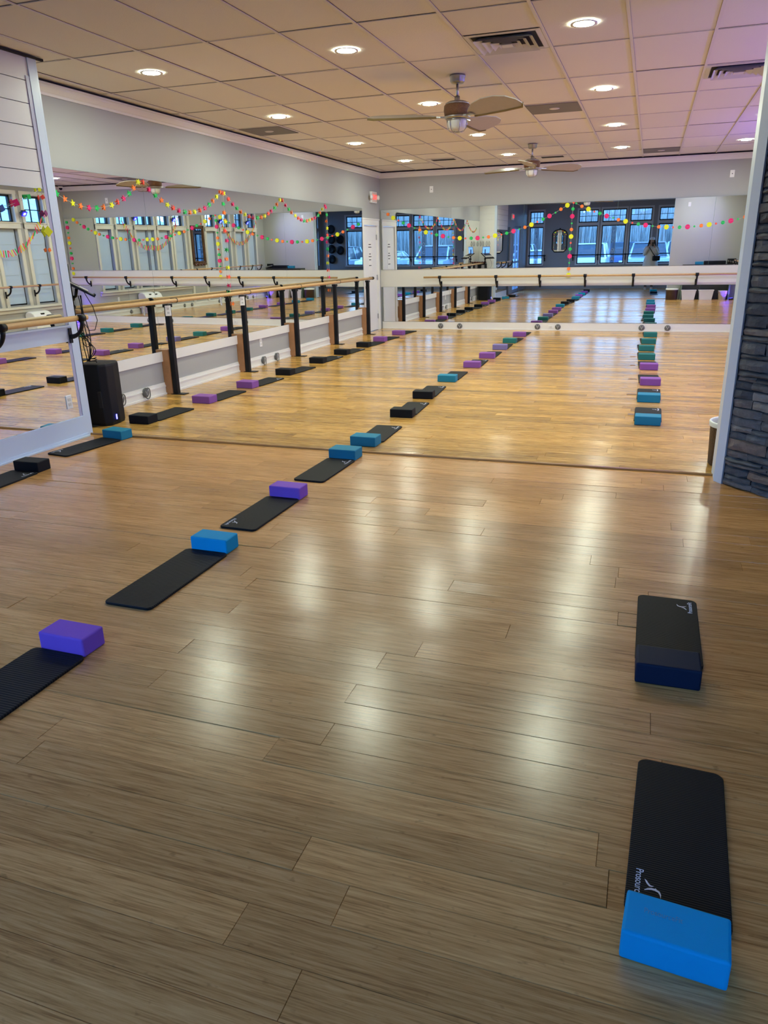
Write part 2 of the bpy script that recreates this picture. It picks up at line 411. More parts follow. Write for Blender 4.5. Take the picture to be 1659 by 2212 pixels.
# ------------------------------------------------------------------ baseboards, rails, bands
def board_x(b, x, s, y0, y1, h):      # profile baseboard on a wall whose face is at x, s = +1 towards +x
    b.box(min(x, x+s*.014), max(x, x+s*.014), y0, y1, 0, h-.02); b.box(min(x, x+s*.02), max(x, x+s*.02), y0, y1, h-.05, h-.035)
    b.box(min(x, x+s*.009), max(x, x+s*.009), y0, y1, h-.02, h); b.box(min(x, x+s*.026), max(x, x+s*.026), y0, y1, 0, .02)
b = MB(); board_x(b, L, 1, 5.62, 14.37, .14); struct(b.build('baseboard_left', M['white']))
b = MB(); b.box(L+.02, XR, D-.022, D, 0, .148); b.box(L+.02, XR, D-.034, D, 0, .02); struct(b.build('baseboard_far', M['white']))
b = MB(); board_x(b, XR, -1, 5.6, D-.03, .14); struct(b.build('baseboard_right', M['white']))
b = MB(); b.box(L, L+.02, 5.7, 14.36, .385, .5); struct(b.build('trim_9', M['white']))
b = MB(); b.box(L, XR, D-.02, D, .856, 1.2); struct(b.build('trim_10', mat('far_band_cream', (.66, .65, .60), .35)))
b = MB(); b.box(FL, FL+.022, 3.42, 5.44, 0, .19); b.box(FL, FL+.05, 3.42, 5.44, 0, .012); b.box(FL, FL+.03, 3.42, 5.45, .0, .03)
struct(b.build('baseboard_front_left', M['white_daylit']))
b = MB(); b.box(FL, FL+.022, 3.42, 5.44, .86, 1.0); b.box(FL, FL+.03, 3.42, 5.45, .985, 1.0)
struct(b.build('trim_11', M['white_daylit']))
b = MB(); b.box(FL, FL+.006, 5.39, 5.435, .18, .87); b.box(FL, FL+.006, 5.39, 5.435, 1.0, 2.92)  # strip between mirror and end board, groove shade painted as pale lilac
struct(b.build('trim_12', mat('lilac_groove_shade', lin((176, 176, 205)), .35)))
b = MB(); b.box(-4.8, XF, S, S+.02, 0, .12); b.box(XF-.02, XF, S, 5.3, 0, .12); struct(b.build('baseboard_south', M['slate']))

# ------------------------------------------------------------------ mirrors: one object per panel
def mirror_panel(w, h, loc, rot, label, group):
    """panel in local x (width) z (height), facing -y"""
    t = thing('wall_mirror', label, 'mirror', loc, 0, group); t.rotation_euler = rot
    MB().box(0, w, 0, .005, 0, h).build('backing', M['mirroredge'], t)
    b = MB(); vs = [b.bm.verts.new(p) for p in ((.0015, -.0006, .0015), (w-.0015, -.0006, .0015), (w-.0015, -.0006, h-.0015), (.0015, -.0006, h-.0015))]
    b.bm.faces.new(vs); g = b.build('reflective_face', M['mirror'], t, fixn=False)
    return t
# far wall
ux = [L+.03] + [py(x, 500, D).x for x in (974.5, 1131, 1331, 1538)] + [XR-.03]
lx = [L+.03] + [py(x, 660, D).x for x in (972, 1130, 1314, 1507)] + [XR-.03]
pos = ['in the left corner by the door', 'second from the left corner', 'middle one', 'fourth from the left corner', 'rightmost behind the stone post']
for i in range(5):
    mirror_panel(ux[i+1]-ux[i], 2.362-1.2, (ux[i], D-.028, 1.2), (.004, 0, 0), 'upper mirror on the far wall, %s' % pos[i], 'upper mirrors on the far wall')
    mirror_panel(lx[i+1]-lx[i], .855-.15, (lx[i], D-.026, .15), (0, 0, 0), 'low strip mirror under the far barre, %s' % pos[i], 'lower mirrors on the far wall')
# left wall (local x runs along +y, faces +x)
ly = [5.7] + [px(*q, L).y for q in ((302, 388), (480, 412), (607, 432), (703, 443))] + [14.36]
pos = ['nearest the speaker', 'second from the speaker', 'middle one, star strand at its near edge', 'fourth from the speaker', 'farthest, beside the white door']
for i in range(5):
    a = ly[i]; w = ly[i+1]-a
    t = mirror_panel(w, 2.352-.5, (L+.010, a, .5), (0, 0, 0), 'tall mirror on the left wall, %s' % pos[i], 'mirrors on the left wall')
    yaw = .0 if i else .006
    t.matrix_world = Matrix.Translation((L+.014+(w*.006 if not i else 0), a, .5)) @ Matrix.Rotation(.006, 4, 'Y') @ Matrix.Rotation(PI/2+yaw, 4, 'Z')
# front left wall
for k, (z0_, z1_, lb) in enumerate(((1.0, 2.095, 'upper mirror on the shiplap wall at the left edge, above the near barre'), (.19, .86, 'lower mirror on the shiplap wall at the left edge, below the near barre'))):
    t = mirror_panel(5.39-3.45, z1_-z0_, (FL, 3.45, z0_), (0, 0, 0), lb, None)
    t.matrix_world = Matrix.Translation((FL+.008, 3.45, z0_)) @ Matrix.Rotation(PI/2, 4, 'Z')

# ------------------------------------------------------------------ windows
wn = [0]
def window(axis, c, s, u0, u1, z0, z1, grid=None, blind=False, depth=.16):
    """opening in the wall whose room face is at c; s = direction out of the room"""
    wn[0] += 1
    t = empty('window_%d' % wn[0], kind='structure')
    def bx(b, a0, a1, d0, d1, z0, z1):
        d0, d1 = c+s*d0, c+s*d1; d0, d1 = min(d0, d1), max(d0, d1)
        if axis == 'x': b.box(d0, d1, a0, a1, z0, z1)
        else: b.box(a0, a1, d0, d1, z0, z1)
    f = MB(); w = .035
    for a0, a1, q0, q1 in ((u0, u0+w, z0, z1), (u1-w, u1, z0, z1), (u0, u1, z0, z0+w), (u0, u1, z1-w, z1)): bx(f, a0, a1, .07, .12, q0, q1)
    if grid:
        nx, nz = grid
        for i in range(1, nx): x = u0+w+(u1-u0-2*w)*i/nx; bx(f, x-.009, x+.009, .08, .105, z0+w, z1-w)
        for i in range(1, nz): z = z0+w+(z1-z0-2*w)*i/nz; bx(f, u0+w, u1-w, .08, .105, z-.009, z+.009)
    f.build('window_frame', M['blackframe'], t)
    g = MB(); bx(g, u0+w, u1-w, .092, .096, z0+w, z1-w); g.build('pane', M['glass'], t)
    if blind:
        g = MB()
        bx(g, u0+w, u1-w, .055, .058, z0+.03, z1)
        for i in range(1, 5): z = z0+(z1-z0)*i/5; bx(g, u0+w, u1-w, .052, .055, z-.003, z+.003)
        g.build('blind', M['blind'], t)
    return t
def trans_mat():
    m = bpy.data.materials.new('pale_shade_fabric'); m.use_nodes = True; nt = m.node_tree
    for n in list(nt.nodes): nt.nodes.remove(n)
    o = nt.nodes.new('ShaderNodeOutputMaterial'); d = nt.nodes.new('ShaderNodeBsdfDiffuse'); t = nt.nodes.new('ShaderNodeBsdfTranslucent'); mx = nt.nodes.new('ShaderNodeMixShader')
    d.inputs[0].default_value = (.62, .66, .66, 1); t.inputs[0].default_value = (.6, .7, .7, 1); mx.inputs[0].default_value = .35
    nt.links.new(d.outputs[0], mx.inputs[1]); nt.links.new(t.outputs[0], mx.inputs[2]); nt.links.new(mx.outputs[0], o.inputs[0]); return m
M['blind'] = trans_mat()
for c in rw:
    window('x', XR, 1, c-.27, c+.27, .68, 2.14, None, True)
    window('x', XR, 1, c-.27, c+.27, 2.26, 2.78, (2, 2))
swin = []
for k, (a, b_) in enumerate(sw):
    swin.append(window('y', S, -1, a, b_, .82, 2.24))
    window('y', S, -1, a, b_, 2.36, 2.82, (4 if k in (0, 2) else 3, 2))
window('x', XF, 1, -.9, -.1, .82, 2.24); window('x', XF, 1, -.9, -.1, 2.36, 2.82, (3, 2))
# casings on the right wall: mullions, transom rail, sill
b = MB()
cas = mat('window_casing_cream', (.66, .65, .60), .4)
for c in rw:
    b.box(XR-.02, XR, c-.35, c-.27, .656, 2.789); b.box(XR-.02, XR, c+.27, c+.35, .656, 2.789)
    b.box(XR-.035, XR, c-.35, c+.35, 2.15, 2.25); b.box(XR-.026, XR, c-.36, c+.36, 2.79, 2.86); b.box(XR-.05, XR, c-.36, c+.36, 2.251, 2.27)
b.box(XR-.075, XR, 5.7, 9.55, .61, .655); b.box(XR-.075, XR, 10.5, 14.45, .61, .655)
b.box(XR-.03, XR, 5.7, 9.55, .54, .60); b.box(XR-.03, XR, 10.5, 14.45, .54, .60)
for y in (9.6, 10.4): b.box(XR-.03, XR, y-.05, y+.05, .14, 2.95)
struct(b.build('trim_13', cas))
# slate casings on the south wall
b = MB()
for a, b_ in sw:
    b.box(a-.06, a, S, S+.018, .816, 2.829); b.box(b_, b_+.06, S, S+.018, .816, 2.829)
    b.box(a-.055, b_+.055, S, S+.024, 2.25, 2.35); b.box(a-.06, b_+.06, S, S+.024, 2.83, 2.89); b.box(a-.055, b_+.055, S, S+.07, .77, .815)
struct(b.build('trim_14', mat('slate_casing', lin((190, 196, 208)), .4)))

# ------------------------------------------------------------------ doors
def hinge(z, y): return (z, y)
d1 = empty('door_1', (L, 14.86, 0), kind='structure')
M['door'] = mat('door_white', (.76, .76, .79), .35)
MB().box(-.05, -.012, -.385, .385, .008, 2.055).build('door_leaf', M['door'], d1)
b = MB(); b.box(0, .018, -.48, -.39, 0, 2.16); b.box(0, .018, .39, .48, 0, 2.16); b.box(0, .02, -.49, .49, 2.06, 2.17); b.box(0, .03, -.5, .5, 2.165, 2.185)
b.box(-.12, 0, -.39, -.386, 0, 2.06); b.box(-.12, 0, .386, .39, 0, 2.06)
b.build('door_casing', M['white'], d1)
for z in (.28, 1.06, 1.84):
    MB().box(-.014, .006, .365, .392, z-.05, z+.05).build('hinge', M['nickel'], d1)
b = MB(); b.lathe([(.0, 0), (.012, 0), (.012, .03), (.028, .04), (.03, .055), (.02, .068), (0, .07)], 16, Matrix.Translation((-.012, -.32, .98)) @ Matrix.Rotation(PI/2, 4, 'Y')); b.build('door_knob', M['black'], d1)
# notice on the door
t = thing('door_notice', 'small printed notice taped on the white corner door', 'paper sign', (L-.011, 14.84, 1.5))
MB().box(0, .002, -.10, .10, -.30, .28).build('sheet', M['paper'], t)
for i, (w, z) in enumerate(((.07, .20), (.09, .15), (.05, .02), (.08, -.03), (.06, -.09), (.07, -.2))):
    MB().box(.0022, .003, -w, w, z-.008, z+.008).build('text_line', M['ink'], t)
# doors in the front left wall (only seen in the mirrors)
d2 = empty('door_2', (FL-.07, 1.21, 0), kind='structure')
b = MB(); 
for a0, a1, z0_, z1_ in ((-.75, -.67, 0, 2.25), (.67, .75, 0, 2.25), (-.04, .04, 0, 2.25), (-.75, .75, 2.16, 2.25), (-.75, .75, 0, .12), (-.67, .67, .95, 1.02)): b.box(-.025, .025, a0, a1, z0_, z1_)
b.build('door_leaf', mat('blue_grey_door_frame', lin((120, 140, 175)), .4), d2)
MB().box(-.004, .004, -.67, .67, .12, 2.16).build('pane', M['glass'], d2)
d3 = empty('door_3', (FL-.07, 2.995, 0), kind='structure')
MB().box(-.02, .02, -.335, .335, 0, 2.2).build('door_leaf', mat('black_door', (.015, .014, .016), .4), d3)
b = MB(); b.tube([(.02, -.26, 1.0), (.06, -.26, 1.0), (.06, -.16, 1.0)], .01, 8); b.build('door_handle', M['nickel'], d3)

# ------------------------------------------------------------------ stone facing, diagonal corner beside the opening
P0 = Vector((.599, 5.327, 0)); dirv = Vector((.695, -.719, 0)).normalized(); nrm = Vector((dirv.y, -dirv.x, 0))  # faces camera side (-x,-y)
if nrm.dot(Vector((-1, -1, 0))) < 0: nrm = -nrm
Ld = 3.0
b = MB(); Pe = P0+dirv*Ld
b.prism([(P0.x, P0.y), (Pe.x, Pe.y), (XF, Pe.y), (XF, 5.383), (.60, 5.383)], 0, H-.002)
wall_stone = struct(b.build('wall_stone_backing', mat('mortar_dark', (.02, .025, .035), .9)))
def stone_mat():
    m = bpy.data.materials.new('stacked_ledgestone'); m.use_nodes = True; nt = m.node_tree; N = nt.nodes; K = nt.links
    b = N['Principled BSDF']; b.inputs['Roughness'].default_value = .82
    at = N.new('ShaderNodeAttribute'); at.attribute_name = 'plank'; sep = N.new('ShaderNodeSeparateColor'); K.new(at.outputs['Color'], sep.inputs[0])
    cr = N.new('ShaderNodeValToRGB'); e = cr.color_ramp.elements; e[0].color = (*lin((84, 90, 100)), 1); e[1].color = (*lin((156, 160, 166)), 1)
    x = e.new(.8); x.color = (*lin((124, 128, 134)), 1); x = e.new(.92); x.color = (*lin((140, 124, 116)), 1)
    K.new(sep.outputs[0], cr.inputs[0])
    g = N.new('ShaderNodeNewGeometry'); n = N.new('ShaderNodeTexNoise'); n.inputs['Scale'].default_value = 22; n.inputs['Detail'].default_value = 8; n.inputs['Roughness'].default_value = .7
    K.new(g.outputs['Position'], n.inputs['Vector'])
    mr = N.new('ShaderNodeMapRange'); mr.inputs[3].default_value = .35; mr.inputs[4].default_value = 1.3; K.new(n.outputs['Fac'], mr.inputs[0])
    sc_ = N.new('ShaderNodeVectorMath'); sc_.operation = 'SCALE'; K.new(cr.outputs[0], sc_.inputs[0]); K.new(mr.outputs[0], sc_.inputs['Scale'])
    K.new(sc_.outputs[0], b.inputs['Base Color'])
    bp = N.new('ShaderNodeBump'); bp.inputs['Strength'].default_value = .9; bp.inputs['Distance'].default_value = .02; K.new(n.outputs['Fac'], bp.inputs['Height']); K.new(bp.outputs[0], b.inputs['Normal'])
    return m
bm = bmesh.new(); lay = bm.loops.layers.float_color.new('plank'); rnd = random.Random(21)
z = 0.0
while z < H-.03:
    h = rnd.choice((.03, .04, .05, .06, .075)); h = min(h, H-.004-z); u = rnd.uniform(-.012, .012)+.01
    while u < Ld-.02:
        w = rnd.uniform(.12, .38); w = min(w, Ld-u)
        dep = rnd.uniform(.012, .030); g = .0015; nu = max(2, int(w/.05)); c = (rnd.random(), rnd.random(), 0, 1)
        jt = lambda a: rnd.uniform(-a, a)
        zb, zt = z+g+jt(.002), z+h-g+jt(.004)
        rows = []
        for zz, dd in ((zb, 0), (zb+.006, dep), ((zb+zt)/2, dep+.006), (zt-.006, dep*.95), (zt, 0)):
            row = []
            for k in range(nu+1):
                uu = u+g+(w-2*g)*k/nu; edge = 1 if 0 < k < nu else .35
                d_ = dd*edge+(jt(.006) if dd else 0)
                p = P0+dirv*uu+nrm*(d_+.001)+Vector((0, 0, max(0.001, min(H-.004, zz+jt(.0045)))))
                row.append(bm.verts.new(p))
            rows.append(row)
        for r1, r2 in zip(rows, rows[1:]):
            for k in range(nu):
                f = bm.faces.new((r1[k], r1[k+1], r2[k+1], r2[k]))
                for l in f.loops: l[lay] = c
        u += w
    z += h
bmesh.ops.recalc_face_normals(bm, faces=bm.faces[:])
me = bpy.data.meshes.new('wall_stone'); bm.to_mesh(me); bm.free(); me.materials.append(stone_mat())
o = bpy.data.objects.new('wall_stone', me); C.objects.link(o); struct(o)
# corner board of the opening: west end and front face
b = MB(); e0 = Vector((.553, 5.383, 0)); 
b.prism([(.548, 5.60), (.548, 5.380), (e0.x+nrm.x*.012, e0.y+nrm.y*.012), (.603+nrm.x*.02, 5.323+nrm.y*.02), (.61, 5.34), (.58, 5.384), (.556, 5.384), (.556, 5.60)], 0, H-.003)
struct(b.build('trim_15', M['white_daylit']))

# ------------------------------------------------------------------ blocks and mats
def block_mesh(w, d, h):
    b = MB(); b.rbox(-w/2, w/2, -d/2, d/2, 0, h, .009, 3); bmesh.ops.recalc_face_normals(b.bm, faces=b.bm.faces[:])
    for f in b.bm.faces: f.smooth = True
    me = bpy.data.meshes.new('foam_block'); b.bm.to_mesh(me); b.bm.free(); return me
bmesh_cache = {}
def put_block(name, fl, yaw, d, col, label, w=.229, h=.083):
    me = block_mesh(w, d, h); me.materials.append(M[col]); o = bpy.data.objects.new('foam_block', me); C.objects.link(o)
    me.shade_smooth() if hasattr(me, 'shade_smooth') else None
    md = o.modifiers.new('wn', 'WEIGHTED_NORMAL')
    a = math.radians(yaw); u = Vector((math.cos(a), math.sin(a), 0)); v = Vector((-math.sin(a), math.cos(a), 0))
    o.location = Vector((fl[0], fl[1], 0))+u*w/2+v*d/2; o.rotation_euler = (0, 0, a)
    return tag(o, label, 'yoga block', 'foam blocks beside the mats')
def round_rect(w, d, r, n=5):
    pts = []
    for cx, cy, a0 in ((w/2-r, d/2-r, 0), (-w/2+r, d/2-r, 90), (-w/2+r, -d/2+r, 180), (w/2-r, -d/2+r, 270)):
        for k in range(n+1):
            a = math.radians(a0+90*k/n); pts.append((cx+r*math.cos(a), cy+r*math.sin(a)))
    return pts
def emblem(b, s, z):
    """leaping figure: two crossing crescent strokes and a small head"""
    def stroke(pts, ws):
        L_, R_ = [], []
        for i, p in enumerate(pts):
            q = pts[min(i+1, len(pts)-1)]; r = pts[max(i-1, 0)]; dx, dy = q[0]-r[0], q[1]-r[1]; l = math.hypot(dx, dy) or 1
            nx, ny = -dy/l, dx/l; w = ws[i]; L_.append((p[0]+nx*w, p[1]+ny*w)); R_.append((p[0]-nx*w, p[1]-ny*w))
        for i in range(len(pts)-1):
            vs = [b.bm.verts.new((x*s, y*s, z)) for x, y in (L_[i], L_[i+1], R_[i+1], R_[i])]
            b.bm.faces.new(vs)
    stroke([(-.52, -.40), (-.40, -.32), (-.28, -.26), (-.14, -.14), (-.14, -.04), (-.18, .06)], (.004, .045, .05, .055, .035, .004))
    stroke([(.20, -.38), (.10, -.22), (.04, -.06), (.04, .12), (.12, .30), (.28, .38), (.50, .40)], (.02, .05, .065, .07, .06, .035, .004))
    stroke([(-.06, .12), (-.02, .16), (.02, .14)], (.01, .03, .01))
def put_mat(fl, yaw, w, ln, label, logo=None, kind='mat', lift=None, sag=0):
    """fl = front-left corner on the floor; logo: 'far' right corner reading away, 'near' left corner reading towards the camera"""
    a = math.radians(yaw); u = Vector((math.cos(a), math.sin(a), 0)); v = Vector((-math.sin(a), math.cos(a), 0))
    c = Vector((fl[0], fl[1], 0))+u*w/2+v*ln/2
    t = thing('exercise_mat', label, 'exercise mat', c, a, 'small black exercise mats')
    th = .013
    ob = round_rect(w, ln, .026, 6)
    # build with a slightly rounded edge and length subdivision so it can rise at an end
    b = MB(); n = len(ob)
    rings = []
    for ins, z in ((.0015, 0), (0, .003), (0, th-.003), (.0025, th)):
        rings.append([Vector((x*(1-ins*2/w), y*(1-ins*2/ln), z)) for x, y in ob])
    b.loft(rings, smooth=False)
    b.build('pad', M[kind], t)
    if logo:
        s = 1 if logo == 'far' else -1
        cx, cy = s*(w/2-.030), s*(ln/2-.085)
        Mx = Matrix.Translation((cx, cy, th+.0006)) @ Matrix.Rotation(PI/2 if s > 0 else -PI/2, 4, 'Z') @ Matrix.Diagonal((.8, 1, 1, 1))
        text_obj('logo_text', 'ProsourceFit', .027, M['logo'], t, Mx, .0002)
        e = MB(); emblem(e, .05, 0)
        Me = Matrix.Translation((cx-s*.034, cy, th+.0008)) @ Matrix.Rotation(PI/2 if s > 0 else -PI/2, 4, 'Z')
        for vv in e.bm.verts: vv.co = Me @ vv.co
        e.build('logo_emblem', M['logo'], t, fixn=False)
    return t
ORD = ['nearest', 'second', 'third', 'fourth', 'fifth', 'sixth', 'seventh', 'eighth', 'ninth', 'tenth', 'eleventh', 'twelfth', 'last']
# row, list of (front-left corner, yaw, depth, colour, mat side, mat width, mat length, logo, mat kind)
rows = {
 'middle': [
  ((-2.276, 2.117), -1.2, .128, 'b_purple', 'near', .265, .70, None, 'matplain'),
  ((-2.276, 3.256), -1.2, .127, 'b_blue', 'near', .262, .70, None, 'matplain'),
  ((-2.290, 4.226), -1.5, .127, 'b_purple', 'near', .243, .61, 'near', 'mat'),
  ((-2.285, 5.240), -1.5, .155, 'b_tealblue', 'near', .24, .61, 'far', 'mat'),
  ((-2.277, 5.686), -1.3, .150, 'b_tealblue', 'far', .25, .61, 'far', 'mat'),
  ((-2.305, 6.843), 3.0, .145, 'b_black', 'far', .24, .61, 'far', 'mat'),
  ((-2.372, 7.84), 3.5, .14, 'b_black', 'far', .24, .65, 'far', 'mat'),
  ((-2.39, 8.986), 1.9, .145, 'b_tealblue', 'far', .24, .66, None, 'mat'),
  ((-2.345, 10.207), 2.0, .15, 'b_plum', 'far', .24, .61, 'far', 'mat'),
  ((-2.325, 11.17), 1.5, .15, 'b_plum', 'far', .24, .61, None, 'mat'),
  ((-2.325, 12.228), 1.5, .15, 'b_lav', 'far', .24, .61, None, 'mat'),
  ((-2.325, 13.16), -1.5, .15, 'b_teal', 'far', .24, .61, None, 'mat'),
  ((-2.325, 14.215), -.5, .15, 'b_plum', 'far', .24, .61, None, 'mat')],
 'left': [
  ((-4.525, 4.29), 1.5, .14, 'b_black', 'near', .25, .61, 'farN', 'mat'),
  ((-4.57, 5.385), -7.5, .14, 'b_tealblue', 'near', .24, .61, 'near', 'mat'),
  ((-4.735, 5.985), -1.5, .16, 'b_black', 'far', .25, .62, None, 'mat'),
  ((-4.70, 7.055), -1.5, .16, 'b_plum', 'far', .25, .63, None, 'mat'),
  ((-4.705, 8.052), -3.5, .16, 'b_plum', 'far', .25, .62, 'far', 'mat'),
  ((-4.69, 9.085), -3.5, .15, 'b_black', 'far', .24, .61, None, 'mat'),
  ((-4.708, 10.235), -2, .15, 'b_black', 'far', .24, .61, 'far', 'mat'),
  ((-4.708, 11.205), -3, .15, 'b_black', 'far', .24, .61, 'far', 'mat'),
  ((-4.708, 12.215), -4, .15, 'b_black', 'far', .24, .61, None, 'mat'),
  ((-4.708, 13.09), -4, .15, 'b_plum', 'far', .24, .61, None, 'mat'),
  ((-4.715, 14.22), -5, .15, 'b_plum', 'far', .24, .61, None, 'mat')],
 'right': [
  ((.070, 1.362), -4.6, .128, 'b_blue', 'far', .246, .61, 'near', 'mat'),
  ((.081, 2.571), .4, .150, 'b_navy', 'far', .251, .61, 'far', 'mat'),
  ((-.011, 7.044), -.3, .15, 'b_tealblue', 'far', .247, .63, 'far', 'mat'),
  ((-.005, 8.156), 0, .15, 'b_tealblue', 'far', .244, .63, 'far', 'mat'),
  ((.010, 9.21), 2, .15, 'b_plum', 'far', .244, .61, None, 'mat'),
  ((-.010, 10.43), 2, .15, 'b_plum', 'far', .244, .61, None, 'mat'),
  ((-.043, 11.41), 1.5, .15, 'b_teal', 'far', .24, .61, None, 'mat'),
  ((-.050, 12.42), 2.5, .15, 'b_teal', 'far', .24, .61, None, 'mat'),
  ((-.022, 13.37), 2.5, .15, 'b_teal', 'far', .24, .61, None, 'mat'),
  ((.003, 14.437), 1.5, .15, 'b_teal', 'far', .24, .61, None, 'mat')]}
cn = {'b_purple': 'violet purple', 'b_blue': 'bright blue', 'b_tealblue': 'teal blue', 'b_black': 'black', 'b_plum': 'plum purple', 'b_lav': 'greyish lavender', 'b_teal': 'dark teal', 'b_navy': 'navy black'}
for rn, lst in rows.items():
    for i, (fl, yaw, d, col, side, mw, ml, logo, mk) in enumerate(lst):
        oi = ORD[i] if i < len(lst)-1 else 'farthest'
        where = '%s from the camera in the %s row' % (oi if i else 'nearest one', rn) if i else 'nearest the camera in the %s row' % rn
        where = where.replace('farthest from', 'farthest from')
        put_block('', fl, yaw, d, col, '%s foam block %s' % (cn[col], where))
        a = math.radians(yaw); u = Vector((math.cos(a), math.sin(a))); v = Vector((-math.sin(a), math.cos(a)))
        base = Vector(fl)-u*(mw-.229)/2
        lg = 'near' if logo == 'near' else ('far' if logo else None)
        shift = Vector((0, 0))
        if side == 'near': p = base-v*(ml+.004)
        else: p = base+v*(d+.004)
        if (rn, i) == ('right', 0): p = p+u*.004; yw = -2.5
        elif (rn, i) == ('right', 1): p = p+u*.01; yw = -.3
        elif (rn, i) == ('middle', 4): p = p+u*.0; yw = 1.5
        elif (rn, i) in (('middle', 0), ('middle', 1), ('middle', 2)): yw = yaw+.6
        else: yw = yaw
        put_mat(p, yw, mw, ml, 'black mat %s the %s block %s' % ('in front of' if side == 'near' else 'behind', cn[col].split()[-1], where), lg, mk)
# one more pair nearer the camera than the frame, seen in the low far mirror
put_block('', (-2.28, 1.06), -1, .14, 'b_black', 'black foam block below the frame, seen only in the low far mirror')

# raised maker's mark on the front blue block
t = [o for o in C.objects if o.get('label', '').startswith('bright blue foam block nearest the camera in the right')][0]
text_obj('embossed_mark', 'ProsourceFit', .026, mat('foam_blue_mark', lin((58, 146, 186)), .5), t, Matrix.Translation((-.03, .012, .0833)) @ Matrix.Rotation(0, 4, 'Z') @ Matrix.Diagonal((.62, .8, 1, 1)), .0003)

# ------------------------------------------------------------------ barres
# left: free standing posts
rod_x, rod_z = -5.19, 1.035
t = thing('standing_barre', 'long wooden ballet barre on black floor posts along the left mirrors', 'ballet barre', (-5.215, 10, 0))
pys = [5.93, 7.54, 9.30, 10.95, 12.58, 14.27]
rodm = MB(); rodm.tube([(rod_x+5.215+.03, y-10, rod_z+.035) for y in (5.80, 8, 10, 12, 14.42)], .0235, 14); rodm.build('rail', M['barre'], t)
for i, y in enumerate(pys):
    MB().rbox(-.03, .03, y-10-.03, y-10+.03, .005, 1.005, .004, 1).build('post', M['black'], t)
    MB().box(-.05, .13, y-10-.05, y-10+.05, 0, .008).build('foot_plate', M['black'], t)
    b = MB(); b.box(-.035, .035, y-10-.045, y-10+.045, 1.0, 1.035); b.tube([(.03+.0, y-10-.02+.06, rod_z+.035), (.055, y-10+.11, rod_z+.035)], .0285, 14); b.build('rail_clamp', M['black'], t)
b = MB(); b.tube([(.055, 4.40, rod_z+.035), (.055, 4.44, rod_z+.035)], .029, 14); b.build('end_cap', M['black'], t)
b = MB(); b.tube([(0, 4.25, .90), (0, 4.19, .90)], .009, 8); b.tube([(0, 4.19, .93), (0, 4.19, .87)], .014, 8); b.build('knob', M['black'], t)
for i, y in enumerate(pys[1:]):
    o = MB().rbox(0, .095, -.048, .048, 0, .52, .003, 1).build('wood_post', M['fir'], loc=(L+.001, y, 0))
    tag(o, 'short natural wood post against the wainscot behind the %s black barre post' % ['nearest', 'second', 'third', 'fourth', 'last'][i], 'wood post', 'short wooden posts on the left wall')
# cards hanging on two posts
for k, (q, lb) in enumerate((((366, 671), 'white outlet card hanging on the nearest tall barre post'), ((525.5, 650), 'white card hanging on the second barre post'))):
    p = px(*q, -5.165); t = thing('outlet_card', lb, 'card', (-5.172, p.y-.02, p.z), -.75)
    MB().rbox(0, .012, -.033, .033, -.058, .058, .004, 1).build('plate', M['white2'], t)
    for z in (-.022, .022): MB().box(.012, .014, -.012, .012, z-.011, z+.011).build('socket', mat('socket_grey', (.5, .5, .5), .5), t)
    b = MB(); b.tube([(.004, 0, .058), (.006, .01, .09), (.02, .03, .10), (.03, .06, .085)], .002, 5); b.build('string', M['strap'], t)

def bracket(parent, loc, rot, s=1.0):
    """wall bracket: back plate at origin, arm sweeping out along +x and up to the rail cup at (.15,0,.16)"""
    b = MB(); b.rbox(0, .012, -.02, .02, -.055, .075, .004, 1)
    pts = []
    for k in range(9):
        a = PI/2*k/8; pts.append(Vector((.012+.138*math.sin(a), 0, .135*(1-math.cos(a)))))
    b.tube(pts, [.021, .020, .018, .017, .016, .016, .017, .018, .02], 8)
    b.tube([(.15, -.028, .16), (.15, .028, .16)], .03, 14)
    Mx = Matrix.Translation(loc) @ Matrix.Rotation(rot, 4, 'Z')
    for v in b.bm.verts: v.co = Mx @ v.co
    return b.build('bracket', M['black'], parent)
# near left barre
t = thing('wall_barre', 'thick wooden barre on curved black brackets on the near left shiplap wall', 'ballet barre', (FL, 4.5, .9))
b = MB(); b.tube([(.15, y-4.5, .16) for y in (3.1, 4, 5.50)], .0235, 14); b.build('rail', M['barre'], t)
for y in (3.3, 4.53, 5.41): bracket(t, (.023, y-4.5, 0), 0)
# far barre
t = thing('wall_barre', 'slim wooden barre on black brackets across the far mirror wall', 'ballet barre', (0, D-.02, .9))
b = MB(); b.tube([(x, -.13, .145) for x in (-4.372, -1, 2.35)], .019, 12); b.build('rail', M['barre'], t)
for x in (-4.031, -2.879, -2.022, -1.16, -.279, .832, 1.95): bracket(t, (x, 0, -.015), -PI/2)
# right wall barre
t = thing('wall_barre', 'wooden barre in front of the right windows, seen in the left mirrors', 'ballet barre', (XR, 10, .9))
b = MB(); b.tube([(-.20, y-10, .15) for y in (6.2, 10, 14.2)], .02, 12); b.build('rail', M['barre'], t)
for y in (6.3, 6.95, 7.8, 8.7, 9.6, 10.45, 11.28, 12.03, 12.8, 13.6): bracket(t, (-.05, y-10, -.01), PI)
# south wall barres
for k, (x0, x1, bx_, lb) in enumerate(((-4.72, -4.02, (-4.07,), 'short dark barre left of the arched mirror, seen in the far mirror'), (-3.0, .95, (-2.95, -1.99, -.95, .1), 'dark barre across the parking lot windows, seen in the far mirror'))):
    t = thing('wall_barre', lb, 'ballet barre', (0, S, 1.0))
    b = MB(); b.tube([(x0, .15, .16), (x1, .15, .16)], .019, 10); b.build('rail', M['black'], t)
    for x in bx_: bracket(t, (x, .02, 0), PI/2)

